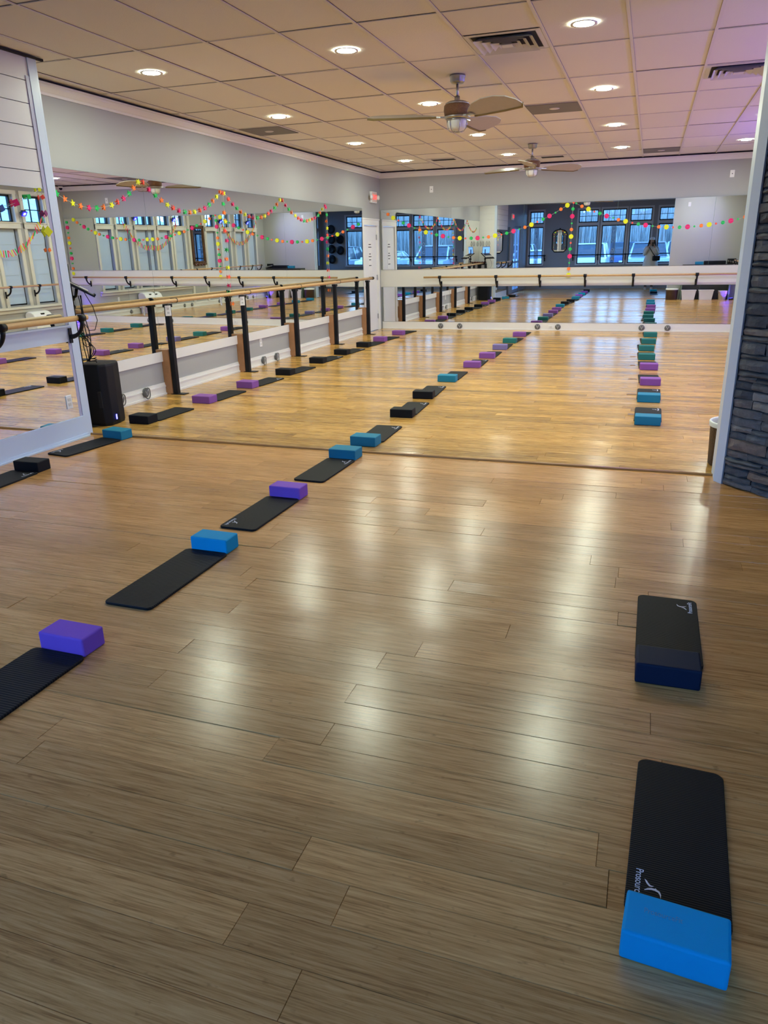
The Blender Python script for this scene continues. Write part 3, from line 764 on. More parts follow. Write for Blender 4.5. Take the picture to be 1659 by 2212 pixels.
# ------------------------------------------------------------------ ceiling fixtures
M['led'] = mat('lamp_diffuser', (1, 1, 1), .5, emit=(.93, 1.03, .80), es=165)
ringm = mat('lamp_ring', (.8, .78, .74), .4)
xs_ = [-4.29, -2.452, -.606, 1.24]; ys_ = [6.362, 8.853, 11.385, 13.87]
cnm = ['first', 'second', 'third', 'fourth']
proto = None
for i, x in enumerate(xs_):
    for j, y in enumerate(ys_):
        if proto is None:
            proto = thing('recessed_light', '', 'ceiling light', (x, y, H), 0, 'recessed lights in the back room ceiling')
            MB().lathe([(.072, -.002), (.094, -.006), (.096, -.001), (.096, .002)], 28, cap=False).build('ring', ringm, proto)
            MB().lathe([(.0001, .0), (.073, .0)], 28, Matrix.Translation((0, 0, -.003)), cap=False).build('diffuser', M['led'], proto, fixn=False)
            t = proto
        else: t = copy_tree(proto)
        t.location = (x, y, H)
        t['label'] = 'round recessed light, %s column from the left, %s row from the camera' % (cnm[i], cnm[j])

def diffuser(name, x0, x1, y0, y1, label, group):
    t = thing(name, label, 'air vent', ((x0+x1)/2, (y0+y1)/2, H), 0, group); w = (x1-x0)/2; d = (y1-y0)/2
    MB().box(-w+.01, w-.01, -d+.01, d-.01, .001, .003).build('duct', M['gap'], t)
    vm = mat('vent_white', (.6, .57, .55), .4)
    def ring(b, a0, a1, z0, z1):
        # sloped square louvre: outer half size a1 at z1, inner a0 at z0
        o_ = [(-a1, -a1, z1), (a1, -a1, z1), (a1, a1, z1), (-a1, a1, z1)]; i_ = [(-a0, -a0, z0), (a0, -a0, z0), (a0, a0, z0), (-a0, a0, z0)]
        V = [b.bm.verts.new((p[0]*w/.3, p[1]*d/.3, p[2])) for p in o_]; U = [b.bm.verts.new((p[0]*w/.3, p[1]*d/.3, p[2])) for p in i_]
        for k in range(4): b.bm.faces.new((V[k], V[(k+1) % 4], U[(k+1) % 4], U[k]))
    b = MB(); ring(b, .262, .30, -.006, -.002); ring(b, .255, .262, .0, -.006); b.build('frame', vm, t)
    for k in range(4):
        a1 = .235-.058*k; a0 = a1-.045; b = MB(); ring(b, a0, a1, .0, -.030); ring(b, a0-.004, a1-.004, .002, -.028); b.build('louvre', vm, t)
    MB().box(-.045*w/.3, .045*w/.3, -.045*d/.3, .045*d/.3, -.03, -.026).build('centre_plate', vm, t)
    return t
diffuser('ceiling_diffuser', -1.497, -.917, 6.335, 6.925, 'square stepped supply vent above the near ceiling fan', 'square supply vents')
diffuser('ceiling_diffuser', .33, .91, 8.19, 8.79, 'square stepped supply vent at the upper right by the post', 'square supply vents')
def ret(x0, x1, y0, y1, label):
    t = thing('return_vent', label, 'air vent', ((x0+x1)/2, (y0+y1)/2, H), 0, 'grey return vents'); w = (x1-x0)/2; d = (y1-y0)/2
    gm = mat('vent_grey', (.16, .14, .13), .6)
    MB().box(-w, w, -d, d, -.006, .0).build('grille', gm, t)
    MB().lathe([(.02, -.012), (.05, -.010), (.06, -.006)], 20).build('centre_cap', M['tbar'], t)
ret(-1.49, -.915, 9.43, 10.03, 'grey dusty return vent right of the near ceiling fan')
ret(-5.15, -4.585, 9.43, 10.03, 'grey dusty return vent beside the left wall')
ret(-.28, .30, 14.27, 14.86, 'grey dusty return vent near the far wall on the right')
def ret2(x0, x1, y, label):
    t = thing('slot_vent', label, 'air vent', ((x0+x1)/2, y, H), 0, 'dark vents near the far wall'); w = (x1-x0)/2
    MB().box(-w, w, -.16, .16, -.006, .0).build('plate', M['tbar'], t)
    MB().box(-w+.08, w-.08, -.10, .10, -.009, -.006).build('opening', M['gap'], t)
ret2(-3.90, -3.33, 13.98, 'dark square vent near the far left corner of the ceiling')
ret2(-2.06, -1.52, 14.55, 'dark vent just behind the far ceiling fan')

# fans
M['blade'] = mat('fan_blade_palm', lin((178, 170, 164)), .55, noise=(25, .06), spec=.15)
M['blade_edge'] = mat('fan_blade_edge', lin((112, 92, 52)), .5)
M['rattan'] = mat('rattan_housing', lin((112, 72, 44)), .55, bump=(120, 1.0), noise=(50, .35))
M['frost'] = mat('frosted_glass', (.75, .75, .72), .4)
def make_fan(loc, angs, label):
    t = thing('ceiling_fan', label, 'ceiling fan', loc, 0, 'three-blade ceiling fans')
    b = MB(); b.lathe([(.04, 0), (.072, 0), (.074, -.012), (.068, -.016), (.068, -.05), (.055, -.066), (.02, -.07)], 28); b.build('canopy', M['nickel'], t)
    b = MB(); b.lathe([(.012, -.06), (.012, -.19)], 12); b.lathe([(.024, -.17), (.026, -.20), (.034, -.215), (.024, -.225)], 16); b.build('downrod', M['nickel'], t)
    b = MB(); b.lathe([(.02, -.205), (.075, -.212), (.11, -.228), (.112, -.24)], 28); b.build('top_cap', M['nickel'], t)
    b = MB(); b.lathe([(.108, -.236), (.122, -.25), (.126, -.29), (.118, -.33), (.09, -.336)], 28); b.build('motor_housing', M['rattan'], t)
    b = MB(); b.lathe([(.10, -.332), (.122, -.338), (.122, -.352), (.10, -.362), (.06, -.364)], 28); b.build('hub', M['nickel'], t)
    b = MB(); b.lathe([(.085, -.362), (.088, -.38), (.08, -.43), (.06, -.452), (.0, -.458)], 24, cap=False); b.build('glass_shade', M['frost'], t)
    b = MB()
    for k in range(6):
        a = PI/3*k; pts = []
        for r, z in ((.094, -.368), (.095, -.40), (.087, -.44), (.066, -.466), (.03, -.47)): pts.append((r*math.cos(a), r*math.sin(a), z))
        b.tube(pts, .0035, 6)
    for r, z in ((.098, -.37), (.031, -.47)):
        b.tube([(r*math.cos(2*PI*k/24), r*math.sin(2*PI*k/24), z) for k in range(24)], .004, 6, closed=True)
    b.build('cage', M['nickel'], t)
    for a in angs:
        ar = math.radians(a); R_ = Matrix.Rotation(ar, 4, 'Z')
        arm = MB(); arm.prism([(.09, -.03), (.16, -.022), (.24, -.035), (.24, .035), (.16, .022), (.09, .03)], -.35, -.34, R_); arm.build('blade_arm', M['nickel'], t)
        top = [(.20, -.055), (.32, -.07), (.56, -.085), (.79, -.09)]; bot = [(.84, -.04), (.845, .04), (.80, .13), (.70, .18), (.54, .19), (.38, .15), (.27, .09), (.20, .045)]
        Rt = R_ @ Matrix.Translation((0, 0, -.338)) @ Matrix.Rotation(math.radians(-15), 4, 'X') @ Matrix.Diagonal((1, -1, 1, 1))
        bl = MB(); bl.prism(top+bot, -.004, .004, Rt)
        o = bl.build('blade', M['blade'], t)
        ed = MB(); ed.prism([(.20, -.068), (.56, -.098), (.79, -.103), (.845, -.05), (.835, -.04), (.785, -.084), (.56, -.078), (.20, -.05)], -.011, .007, Rt); ed.build('blade_edge', M['blade_edge'], o)
    return t
make_fan((-1.84, 7.61, H), (-161, -38, 80), 'near ceiling fan with pale leaf-shaped blades and a caged light')
make_fan((-1.875, 12.71, H), (158, 36, -84), 'far ceiling fan with pale leaf-shaped blades and a caged light')

# ------------------------------------------------------------------ wall bits
t = thing('exit_sign', 'white exit sign with red letters above the corner door', 'exit sign', (L, 15.02, 2.58))
MB().rbox(0, .05, -.16, .16, -.105, .105, .012, 2).build('housing', M['white2'], t)
M['red'] = mat('exit_red', (.6, .02, .02), .4, emit=(1, .015, .015), es=.9)
Mx = Matrix.Translation((.0515, .02, -.002)) @ Matrix(((0, 0, 1, 0), (1, 0, 0, 0), (0, 1, 0, 0), (0, 0, 0, 1)))
MB().box(.049, .0505, -.13, .155, -.085, .085).build('letter_panel', mat('exit_panel', (.75, .55, .5), .5), t)
text_obj('letters', 'EXIT', .125, M['red'], t, Mx, .001)
for s_ in (-1, 1):
    b = MB(); b.lathe([(.02, 0), (.045, .01), (.05, .03), (.04, .05), (0, .055)], 16, Matrix.Translation((.03, s_*.20, -.0)) @ Matrix.Rotation(PI/2, 4, 'Y')); b.tube([(.02, s_*.155, 0), (.03, s_*.2, 0)], .012, 8); b.build('lamp_head', M['white2'], t)
t = thing('exit_sign', 'red exit sign above the front door, seen in the far mirror', 'exit sign', (FL-.02, 2.45, 2.55))
MB().rbox(0, .05, -.16, .16, -.105, .105, .012, 2).build('housing', M['white2'], t)
text_obj('letters', 'EXIT', .155, M['red'], t, Matrix.Translation((.0515, 0, 0)) @ Matrix(((0, 0, 1, 0), (1, 0, 0, 0), (0, 1, 0, 0), (0, 0, 0, 1))), .001)
for q, lb in (((932, 409), 'blank white wall plate high on the far wall, left'), ((1582, 375), 'blank white wall plate high on the far wall, right')):
    p = py(*q, D); t = thing('wall_plate', lb, 'wall plate', (p.x, D, p.z), 0, 'blank plates on the far wall')
    MB().rbox(-.037, .037, -.008, 0, -.06, .06, .003, 1).build('plate', M['white2'], t)
    b = MB(); b.lathe([(.001, 0), (.008, 0), (.008, .003)], 12, Matrix.Translation((0, -.007, 0)) @ Matrix.Rotation(PI/2, 4, 'X')); b.build('hole', M['gap'], t)
t = thing('wall_plate', 'blank wall plate high on the partition, seen in the far mirror', 'wall plate', (.95, 5.6, 2.62)); MB().rbox(-.037, .037, 0, .008, -.06, .06, .003, 1).build('plate', M['white2'], t)
def outlet(loc, rz, label, cat='outlet', sock=True, w=.036, h=.06):
    t = thing('wall_outlet', label, cat, loc, rz); MB().rbox(-w, w, -.007, 0, -h, h, .003, 1).build('cover_plate', M['white2'], t)
    if sock:
        for s_ in (-1, 1): MB().rbox(-w*.5, w*.5, -.009, -.006, s_*h*.36-h*.22, s_*h*.36+h*.22, .002, 1).build('socket', M['socket'], t)
    return t
M['socket'] = mat('socket_ivory', (.62, .61, .58), .5)
p = px(563, 740, L); outlet((L, p.y, p.z), PI/2, 'white outlet on the wainscot between the second and third barre posts')
p = py(1190, 707, D-.022); outlet((p.x, D-.022, .065), 0, 'small white outlet in the far baseboard between two round anchors', w=.05, h=.03)
p = px(149, 868, FL); outlet((FL+.008, p.y-.01, p.z), PI/2, 'clear-plated outlet on the lower left mirror')
outlet((XR, 13.75, .42), -PI/2, 'white outlet under the right windows, seen in the left mirror')
outlet((FL-.02+.001, 5.1, 1.4), PI/2, 'hidden wall switch') if False else None
# floor anchors on the baseboards
def anchor(loc, rz, label, loops):
    t = thing('resistance_anchor', label, 'wall anchor', loc, rz, 'round grey anchors on the baseboards')
    R_ = Matrix.Rotation(PI/2, 4, 'X')
    b = MB(); b.lathe([(.0, 0), (.052, 0), (.056, .006), (.054, .014), (.044, .018), (0, .018)], 28, R_, cap=False); b.build('disc', M['grey_anchor'], t)
    b = MB()
    for s_ in (-1, 1): b.tube([(0, -.02, -.012), (s_*.028, -.021, .03)], .0045, 6)
    b.tube([(0, -.02, -.035), (0, -.021, -.012)], .0045, 6); b.build('mark', M['anchor_v'], t)
    if loops:
        pts = [(.058*math.cos(a), -.022-.018*abs(math.sin(a/2)), .062*math.sin(a)-.008) for a in [2*PI*k/18 for k in range(18)]]
        b = MB(); b.tube(pts, .006, 6, closed=True); b.build('strap_loop', M['strap'], t)
    return t
for k, (x, lb) in enumerate(((952, 'leftmost on the far baseboard'), (993, 'second from left on the far baseboard'), (1161, 'on the far baseboard left of the small outlet'), (1205, 'on the far baseboard right of the small outlet'), (1386, 'on the far baseboard left of the right block row'), (1442, 'rightmost visible on the far baseboard'))):
    p = py(x, 707, D-.022); anchor((p.x, D-.022, .068), 0, 'round grey V-marked anchor, '+lb, False)
for q, lb in (((260, 862), 'nearest, on the left baseboard beside the speaker'), ((314, 848), 'on the left baseboard before the first wood post'), ((568, 778), 'third along the left baseboard'), ((596, 770), 'fourth along the left baseboard')):
    p = px(*q, L+.015); anchor((L+.014, p.y, p.z), PI/2, 'grey anchor with strap loop, '+lb, True)
for k, y in enumerate((6.7, 7.1, 8.6, 9.0, 10.6, 11.0, 11.9, 12.3, 13.3)):
    anchor((XR-.014, y, .075), -PI/2, 'band anchor on the right baseboard, %s from the camera' % ORD[k].replace('nearest', 'first'), False)

# ------------------------------------------------------------------ garlands
GC = {'g': (10, 190, 88), 'o': (255, 128, 48), 'y': (232, 236, 20), 'r': (255, 84, 62), 'm': (232, 24, 112), 'b': (12, 70, 150), 'p': (130, 40, 110)}
for k, v in GC.items(): M['gar_'+k] = mat('card_'+k, lin(v), .7)
M['string'] = mat('string', (.5, .5, .48), .7)
def star_poly(r, a0=PI/2): return [((r if k % 2 == 0 else r*.44)*math.cos(a0+PI*k/5), (r if k % 2 == 0 else r*.44)*math.sin(a0+PI*k/5)) for k in range(10)]
AX = Matrix(((0, 0, 1, 0), (1, 0, 0, 0), (0, 1, 0, 0), (0, 0, 0, 1)))     # local xy -> world yz, facing x
AY = Matrix(((1, 0, 0, 0), (0, 0, 1, 0), (0, 1, 0, 0), (0, 0, 0, 1)))     # local xy -> world xz
def mkpos(q, plane):
    return px(q[0], q[1], plane[1]) if plane[0] == 'x' else py(q[0], q[1], plane[1])
def garland(name, label, pts, plane, shape, rad=.035):
    P = [mkpos(q, plane) for q in pts]; o0 = P[0].copy()
    t = thing(name, label, 'garland', o0, 0, 'paper garlands')
    b = MB(); b.tube([p-o0 for p in P], .0016, 5); b.build('string', M['string'], t)
    cache = {}
    for q, p in zip(pts, P):
        c = q[2][0]
        if c == '-': continue
        r = rad if len(q[2]) == 1 else {'1': .042, '2': .031, '3': .017}[q[2][1]]
        key = (c, r)
        if key not in cache:
            b = MB(); Ax = AX if plane[0] == 'x' else AY
            if shape == 'star': b.prism(star_poly(r), -.0015, .0015, Ax)
            elif shape == 'dot': b.prism([(r*math.cos(2*PI*k/20), r*math.sin(2*PI*k/20)) for k in range(20)], -.001, .001, Ax)
            cache[key] = b.build(shape, M['gar_'+c], t); ob = cache[key]
        else:
            ob = cache[key].copy(); C.objects.link(ob); ob.parent = t
        ob.location = p-o0; a = random.uniform(-.45, .45)
        ob.rotation_euler = (a, 0, random.uniform(-.35, .35)) if plane[0] == 'x' else (0, a, 0)
    return t
cs = 'g o y r m g o y r m g o y r m g o y r m'.split()
s1 = [(122.3,418.2,'g'),(139.8,429.7,'o'),(157.3,438.7,'y'),(175,445.3,'o'),(193,449,'m'),(209.5,449.6,'g'),(225.4,447.8,'o'),(242,443,'y'),(255.8,436.5,'r'),(268,428.7,'m'),(279.6,418.2,'g'),(289.5,406.2,'o'),(298.8,393.4,'y')]
s2 = [(310,393.4,'r'),(323.3,409.4,'m'),(337,422,'g'),(349.4,432.7,'o'),(362.6,442.3,'y'),(375.2,449,'r'),(388,455,'m'),(400.6,458,'g'),(412,458.7,'o'),(422,457.6,'y'),(433.7,454,'r'),(443.5,449.5,'m'),(452.7,442.2,'g'),(461.4,434,'o'),(469,425,'y'),(476.8,415,'o')]
s3 = [(485,417.5,'y'),(494.5,430,'r'),(504,440.8,'m'),(513,449.5,'g'),(521.9,457.7,'o'),(531,463,'y'),(540,467.7,'r'),(548.7,469.9,'m'),(557,470.4,'g'),(565.8,469,'o'),(573,466.6,'y'),(580.2,461.7,'r'),(587.2,456.3,'m'),(594.3,449.5,'g'),(599.7,441.4,'o'),(605.7,431.9,'y')]
s4 = [(611.4,432.7,'r'),(618.4,443.3,'m'),(625,451.7,'g'),(631.4,459,'o'),(638.5,465.8,'y'),(645.3,471.2,'r'),(651.8,474.7,'m'),(658,477.2,'g'),(664.3,477.2,'o'),(670.2,475.3,'y'),(676,473.4,'r'),(681.6,470.7,'m'),(687.9,465.2,'g'),(692.5,459.5,'o'),(697.6,452.2,'y'),(702.8,444.6,'m')]
PL = ('x', L+.035)
garland('star_garland', 'paper star garland draped in four swags along the left mirror tops', s1+s2+s3+s4, PL, 'star')
garland('star_garland', 'vertical strand of paper stars hanging at the middle mirror joint', [(481.7,417,'r'),(483,440.6,'g'),(485,459.5,'o'),(487.7,478.8,'y'),(487,499,'r'),(491.5,520,'m'),(492.3,539.6,'g'),(490.4,559.4,'o'),(494,577.8,'y'),(495,598,'r'),(498,616.9,'m'),(496.6,633.4,'g'),(503.4,656.2,'o')], PL, 'star')
garland('star_garland', 'vertical strand of paper stars hanging near the corner door', [(704.5,448,'m'),(706.3,463.9,'g'),(706.9,478,'o'),(707.4,492.9,'y'),(707.7,507.8,'r'),(708.5,522.8,'m'),(709.3,537.7,'g'),(709.8,552.6,'o'),(710.1,568.3,'y'),(711.2,583.8,'r'),(711.7,598.7,'m'),(712.3,612.3,'g'),(713.4,627.2,'o')], PL, 'star')
d1_ = [(826,457,'-'),(837.7,463,'o2'),(849,470.7,'y1'),(860.5,476,'r3'),(870.8,481.6,'g2'),(883.3,487,'m1'),(895.5,492.4,'g3'),(906.6,496.7,'o2'),(919.6,501.7,'y1'),(931.8,504.4,'r3'),(942.7,507.3,'g2'),(956.5,510,'m1'),(968.4,512,'g3'),(979.5,513.4,'o2'),(993,514.5,'y1'),(1005,515,'r3'),(1017.5,514.7,'g2'),(1031.3,514.2,'m1'),(1043.5,513,'g3'),(1054.9,511.8,'o2'),(1069.2,509,'y1'),(1083,506.8,'r3'),(1094.4,503.8,'g2'),(1109,499.3,'m1'),(1121.7,495,'g3'),(1133.9,490.9,'o2'),(1147.9,485.3,'y1'),(1160.7,479.2,'r3'),(1173.1,473.3,'g2'),(1186.9,466.5,'m1'),(1199.9,459.3,'g3'),(1211.6,451.9,'o2'),(1225.6,443.4,'y1'),(1236,438,'-')]
d2_ = [(1245,439.5,'g3'),(1257,445.6,'o2'),(1271,451.7,'y1'),(1283.8,457.2,'r3'),(1296,461,'g2'),(1310.4,466.6,'m1'),(1324.5,470.5,'g3'),(1335.9,474.6,'o2'),(1351.4,478,'y1'),(1366,481.5,'r3'),(1379,484,'g2'),(1394.5,486.3,'m1'),(1409.7,488.2,'g3'),(1423,489.9,'o2'),(1439.6,490.4,'y1'),(1454,491,'r3'),(1468,491,'g2'),(1485.3,489.9,'m1'),(1500,489,'g3'),(1514.9,487.4,'o2'),(1532,485.1,'y1'),(1546.7,482.9,'r3'),(1561.6,480.7,'g2'),(1579,476.8,'m1'),(1594.3,473.2,'g3'),(1609.5,468.5,'o2'),(1624,463.5,'y1'),(1639,457,'r3'),(1652,451.5,'g2'),(1667,444,'m1'),(1681,437,'g3'),(1694,430,'o2'),(1708,421,'y1'),(1720,414,'-')]
PF = ('y', D-.045)
garland('dot_garland', 'paper dot garland in two long swags across the far upper mirror', d1_+d2_, PF, 'dot')
garland('dot_garland', 'vertical strand of paper dots hanging in the middle of the far mirror', [(1239,438,'r3'),(1237.6,451.4,'g2'),(1236.2,467.2,'m1'),(1235,482.4,'g3'),(1234.3,495.7,'o2'),(1233.5,510.9,'y1'),(1232.7,524.7,'r3'),(1231.5,538,'g2'),(1230.4,553.5,'m1'),(1229.6,567.9,'g3'),(1228.5,580.6,'o2'),(1228,594,'y1')], PF, 'dot')
# strand at the right end of the far wall (seen in the left mirrors)
t = thing('dot_garland', 'vertical strand of paper dots at the right end of the far mirror', 'garland', (2.40, D-.045, 2.33), 0, 'paper garlands')
b = MB(); b.tube([(0, 0, 0), (0, 0, -1.25)], .0016, 5); b.build('string', M['string'], t)
for k, c in enumerate('g2 m1 g3 o2 y1 r3 g2 m1 g3 o2 y1'.split()):
    r = {'1': .042, '2': .031, '3': .017}[c[1]]; b = MB(); b.prism([(r*math.cos(2*PI*i/20), r*math.sin(2*PI*i/20)) for i in range(20)], -.001, .001, AY); b.build('dot', M['gar_'+c[0]], t, loc=(0, 0, -.05-.115*k))
# card squares garland, near left mirror
t = thing('square_garland', 'garland of coloured square cards at the top of the near left mirror', 'garland', (FL+.03, 5.2, 2.0), 0, 'paper garlands')
sq = [(-16, 470, 'r', 20, .3), (4, 450, 'b', 34, .4), (34, 438, 'm', 36, .35), (62, 425, 'g', 27, .1), (85, 409.5, 'y', 20, .1)]
sq2 = [(92, 426, 'r', 22, .5), (99, 461, 'p', 28, .7), (104, 500, 'y', 46, .75), (107, 540, 'o', 20, .4)]
for lst in (sq, [(88, 412, '-', 0, 0)]+sq2):
    P = [px(q[0], q[1], FL+.03)-Vector((FL+.03, 5.2, 2.0)) for q in lst]
    b = MB(); b.tube(P, .0016, 5); b.build('string', M['string'], t)
    for q, p in zip(lst, P):
        if q[2] == '-': continue
        s_ = q[3]/760; o = MB().box(-.004, .004, -s_/2, s_/2, -s_/2, s_/2).build('square_card', M['gar_'+q[2]], t, loc=p, rot=(q[4], 0, random.uniform(-.4, .4)))
# stick garlands on the right wall between the windows
for k, (y0, y1, sag, lb) in enumerate(((10.95, 13.45, .85, 'garland of coloured paper sticks over the far right windows, seen in the left mirrors'), (6.2, 8.7, .75, 'garland of coloured paper sticks over the near right windows, seen in the left mirrors'))):
    t = thing('stick_garland', lb, 'garland', (XR-.07, y0, 2.55), 0, 'paper garlands'); n = 44; P = []
    for i in range(n+1):
        u = i/n; P.append(Vector((0, (y1-y0)*u, -sag*4*u*(1-u))))
    b = MB(); b.tube(P, .0015, 5); b.build('string', M['string'], t)
    for i, p in enumerate(P[1:-1]):
        o = MB().box(-.005, .005, -.008, .008, -.065, .065).build('stick', M['gar_'+'rgmoy'[i % 5]], t, loc=p-Vector((0, 0, .03)), rot=(random.uniform(-.7, .7), 0, 0))

# ------------------------------------------------------------------ speaker, laptop stand, rack on the left stub
t = thing('floor_speaker', 'tall black loudspeaker standing at the end of the left shiplap wall', 'speaker', (-4.99, 5.97, 0), .12)
b = MB(); prof = [(-.15, -.17), (.10, -.17), (.145, -.11), (.155, 0), (.145, .11), (.10, .17), (-.15, .17)]
b.loft([[Vector((x*s, y*s, z)) for x, y in prof] for z, s in ((0, .96), (.03, 1), (.57, 1), (.595, .97))], smooth=False); b.build('cabinet', M['blackp'], t, bevel=.008)
MB().rbox(.06, .10, -.178, -.168, .18, .34, .004, 1).build('side_handle', M['gap'], t)
MB().rbox(.150, .158, -.06, -.045, .05, .10, .003, 1).build('power_light', mat('blue_led', (.1, .1, .8), .4, emit=(.1, .1, 1), es=3), t)
t = thing('audio_cable', 'tangled black cables hanging down onto the loudspeaker', 'cable', (-5.0, 5.95, .6))
b = MB()
for k in range(4):
    p0 = Vector((-.075+.008*k, -.015, .62)); p3 = Vector((-.06+.012*k, -.05, .012))
    b.tube([p0.lerp(p3, u)+Vector((math.sin(u*PI)*.012*k, .02*math.sin(u*7+k), 0)) for u in [i/12 for i in range(13)]], .0042, 6)
for k in range(3):
    w_ = .05+.035*k; b.tube([(-.075+w_*math.sin(PI*u)*(1.25-.5*abs(u-.6))+.05*u, -.05-.02*k, .30-.02*k-.285*u+.02*k*u) for u in [i/12 for i in range(13)]], .0038, 6)
b.tube([(-.02+.045*math.cos(a), -.055, .20+.05*math.sin(a)) for a in [2*PI*i/16 for i in range(17)]], .0038, 6)
b.tube([Vector((.02+.04*math.cos(a)*(1-i*.01), -.06+.04*math.sin(a), .006+.0018*i)) for i, a in enumerate([k*.55 for k in range(26)])], .0045, 6)
b.tube([(-.03, -.06, .72), (.05, -.08, .66), (.13, -.08, .52), (.15, -.07, .40), (.10, -.06, .31), (.02, -.04, .30), (-.06, -.02, .38)], .0035, 6)
b.build('cable', M['blackp'], t)
# stand with tilted tray and laptop
t = thing('laptop_stand', 'black post stand with a tilted laptop tray behind the left wall end', 'stand', (-5.0, 5.82, 0))
b = MB(); b.tube([(-.08, .03, 0), (-.08, .03, 1.5)], .016, 10); b.lathe([(.14, 0), (.14, .012), (.02, .02)], 20, Matrix.Translation((-.08, .03, 0))); b.build('pole', M['black'], t)
trot = Matrix.Translation((.0, .02, 1.30)) @ Matrix.Rotation(math.radians(-49.5), 4, 'Z') @ Matrix.Rotation(math.radians(-30), 4, 'X')
b = MB(); b.box(-.17, .17, -.16, .17, -.008, .006, trot); b.box(-.15, .15, .16, .172, .006, .02, trot); b.build('tray', M['black'], t)
b = MB(); b.tube([(-.08, .03, 1.2), (-.02, .02, 1.22), (.0, .02, 1.285)], .014, 8); b.sphere((-.08, .03, 1.2), .03); b.sphere((-.08, .03, 1.12), .026); b.build('swivel_arm', M['black'], t)
t = thing('laptop', 'open silver laptop on the tilted tray, screen lit blue, seen in the far mirror', 'laptop', (-5.0, 5.84, 1.30), math.radians(-49.5))
k1 = Matrix.Rotation(math.radians(-30), 4, 'X') 
b = MB(); b.rbox(-.15, .15, -.105, .105, .008, .020, .004, 1, k1); b.build('base', mat('laptop_silver', (.35, .34, .31), .6), t)
b = MB(); b.box(-.13, .13, -.02, .085, .0205, .0215, k1) if False else b.box(-.13, .13, -.085, .02, .0205, .0215, k1); b.build('keyboard', M['blackp'], t)
scr = Matrix.Translation((0, -.092, .070)) @ Matrix.Rotation(math.radians(-6), 4, 'X')
MB().rbox(-.15, .15, -.006, 0, 0, .21, .002, 1, scr).build('lid', M['blackp'], t)
MB().box(-.14, .14, .0005, .0015, .012, .198, scr).build('screen', mat('screen_blue', (.02, .05, .2), .3, emit=(.12, .3, .9), es=.8), t)
t = thing('equipment_rack', 'black rack table with small gear against the shiplap stub, seen in the far mirror', 'rack', (-5.16, 5.75, 0))
b = MB(); b.box(-.17, .10, -.12, .06, 1.02, 1.05); 
b.build('top', M['black'], t)
for x in (-.155, .085):
    for y in (-.105, .045): MB().box(x-.012, x+.012, y-.012, y+.012, 0, 1.02).build('leg', M['black'], t)
for k in range(3):
    t2 = thing('hand_weight', 'small dark red hand weight on the rack top, %s from the corner' % ['first', 'second', 'third'][k], 'hand weight', (-5.28+.085*k, 5.74, 1.05), 0, 'dark red weights on the rack')
    b = MB(); b.tube([(0, -.06, .035), (0, .06, .035)], .013, 8); b.build('grip', M['black'], t2)
    rm = mat('weight_red', (.12, .02, .018), .5)
    for s_ in (-1, 1): b = MB(); b.lathe([(.01, 0), (.033, .004), (.035, .02), (.033, .036), (.01, .04)], 14, Matrix.Translation((0, s_*.062-.02, .035)) @ Matrix.Rotation(-PI/2, 4, 'X')); b.build('head', rm, t2)
# straps hanging on the shiplap stub
for k, x in enumerate((-5.30, -5.22, -5.10, -5.02)):
    t = thing('strap_handle', 'looped grey strap on the shiplap stub, %s from the corner, in the far mirror' % cnm[k], 'strap', (x, 5.53, 1.75), 0, 'straps on the shiplap stub')
    b = MB(); b.tube([(0, -.006, .0), (.022, -.004, -.06), (.02, -.004, -.13), (0, -.004, -.16), (-.02, -.004, -.13), (-.022, -.004, -.06)], .006, 6, closed=True); b.build('loop', M['strap'], t)

# trash basket by the post
t = thing('wicker_basket', 'tall dark wicker waste basket with a white liner behind the post', 'waste basket', (.70, 5.84, 0)); t.scale = (1, 1, .94)
b = MB(); b.lathe([(.155, 0), (.165, .01), (.178, .33), (.182, .34), (.172, .34), (.16, .02), (.0, .02)], 28, cap=False); b.build('basket', M['wick'], t)
b = MB(); b.lathe([(.184, .31), (.187, .342), (.182, .35), (.168, .345), (.163, .25)], 28, cap=False); b.build('liner', M['liner'], t)

# ------------------------------------------------------------------ storage along the back of the right partition (seen in the low far mirror)
t = thing('storage_bench', 'dark low shelf bench along the partition, seen in the low far mirror', 'shelf', (1.55, 5.78, 0))
b = MB(); b.box(-.62, .75, -.16, .16, .90, .93); b.box(-.62, .75, -.16, -.15, .0, .9); b.build('top', mat('bench_dark', (.03, .032, .03), .5), t)
for x in (-.60, .735): MB().box(x-.02, x+.02, -.15, .16, 0, .9).build('divider', mat('bench_sage', lin((92, 112, 96)), .5), t)
M['bin'] = mat('translucent_bin', (.72, .72, .72), .35)
for k, (x, lb) in enumerate(((1.17, 'white plastic storage bin under the bench, left one in the low mirror'), (1.66, 'white plastic storage bin under the bench, beside the bucket'))):
    t = thing('storage_bin', lb, 'storage bin', (x, 5.84, 0), 0, 'white bins under the bench')
    b = MB(); b.loft([[Vector((sx_*s, sy_*s2, z)) for sx_, sy_ in ((-.17, -.1), (.17, -.1), (.17, .1), (-.17, .1))] for z, s, s2 in ((0, 1, 1), (.25, 1.2, 1.15), (.27, 1.26, 1.2))], smooth=False); b.build('tub', M['bin'], t)
    MB().box(-.218, .218, -.125, .125, .27, .285).build('lid', M['white2'], t)
t = thing('bucket', 'white plastic bucket with wire handle at the end of the bench', 'bucket', (2.12, 5.86, 0))
b = MB(); b.lathe([(.10, 0), (.13, .25), (.135, .25), (.135, .26), (.12, .26)], 22); b.build('pail', M['white2'], t)
b = MB(); b.tube([(.135*math.cos(a), .14*abs(math.sin(a))*1, .22-.10*abs(math.sin(a))) for a in [PI*k/12 for k in range(13)]], .004, 6); b.build('handle', M['nickel'], t)
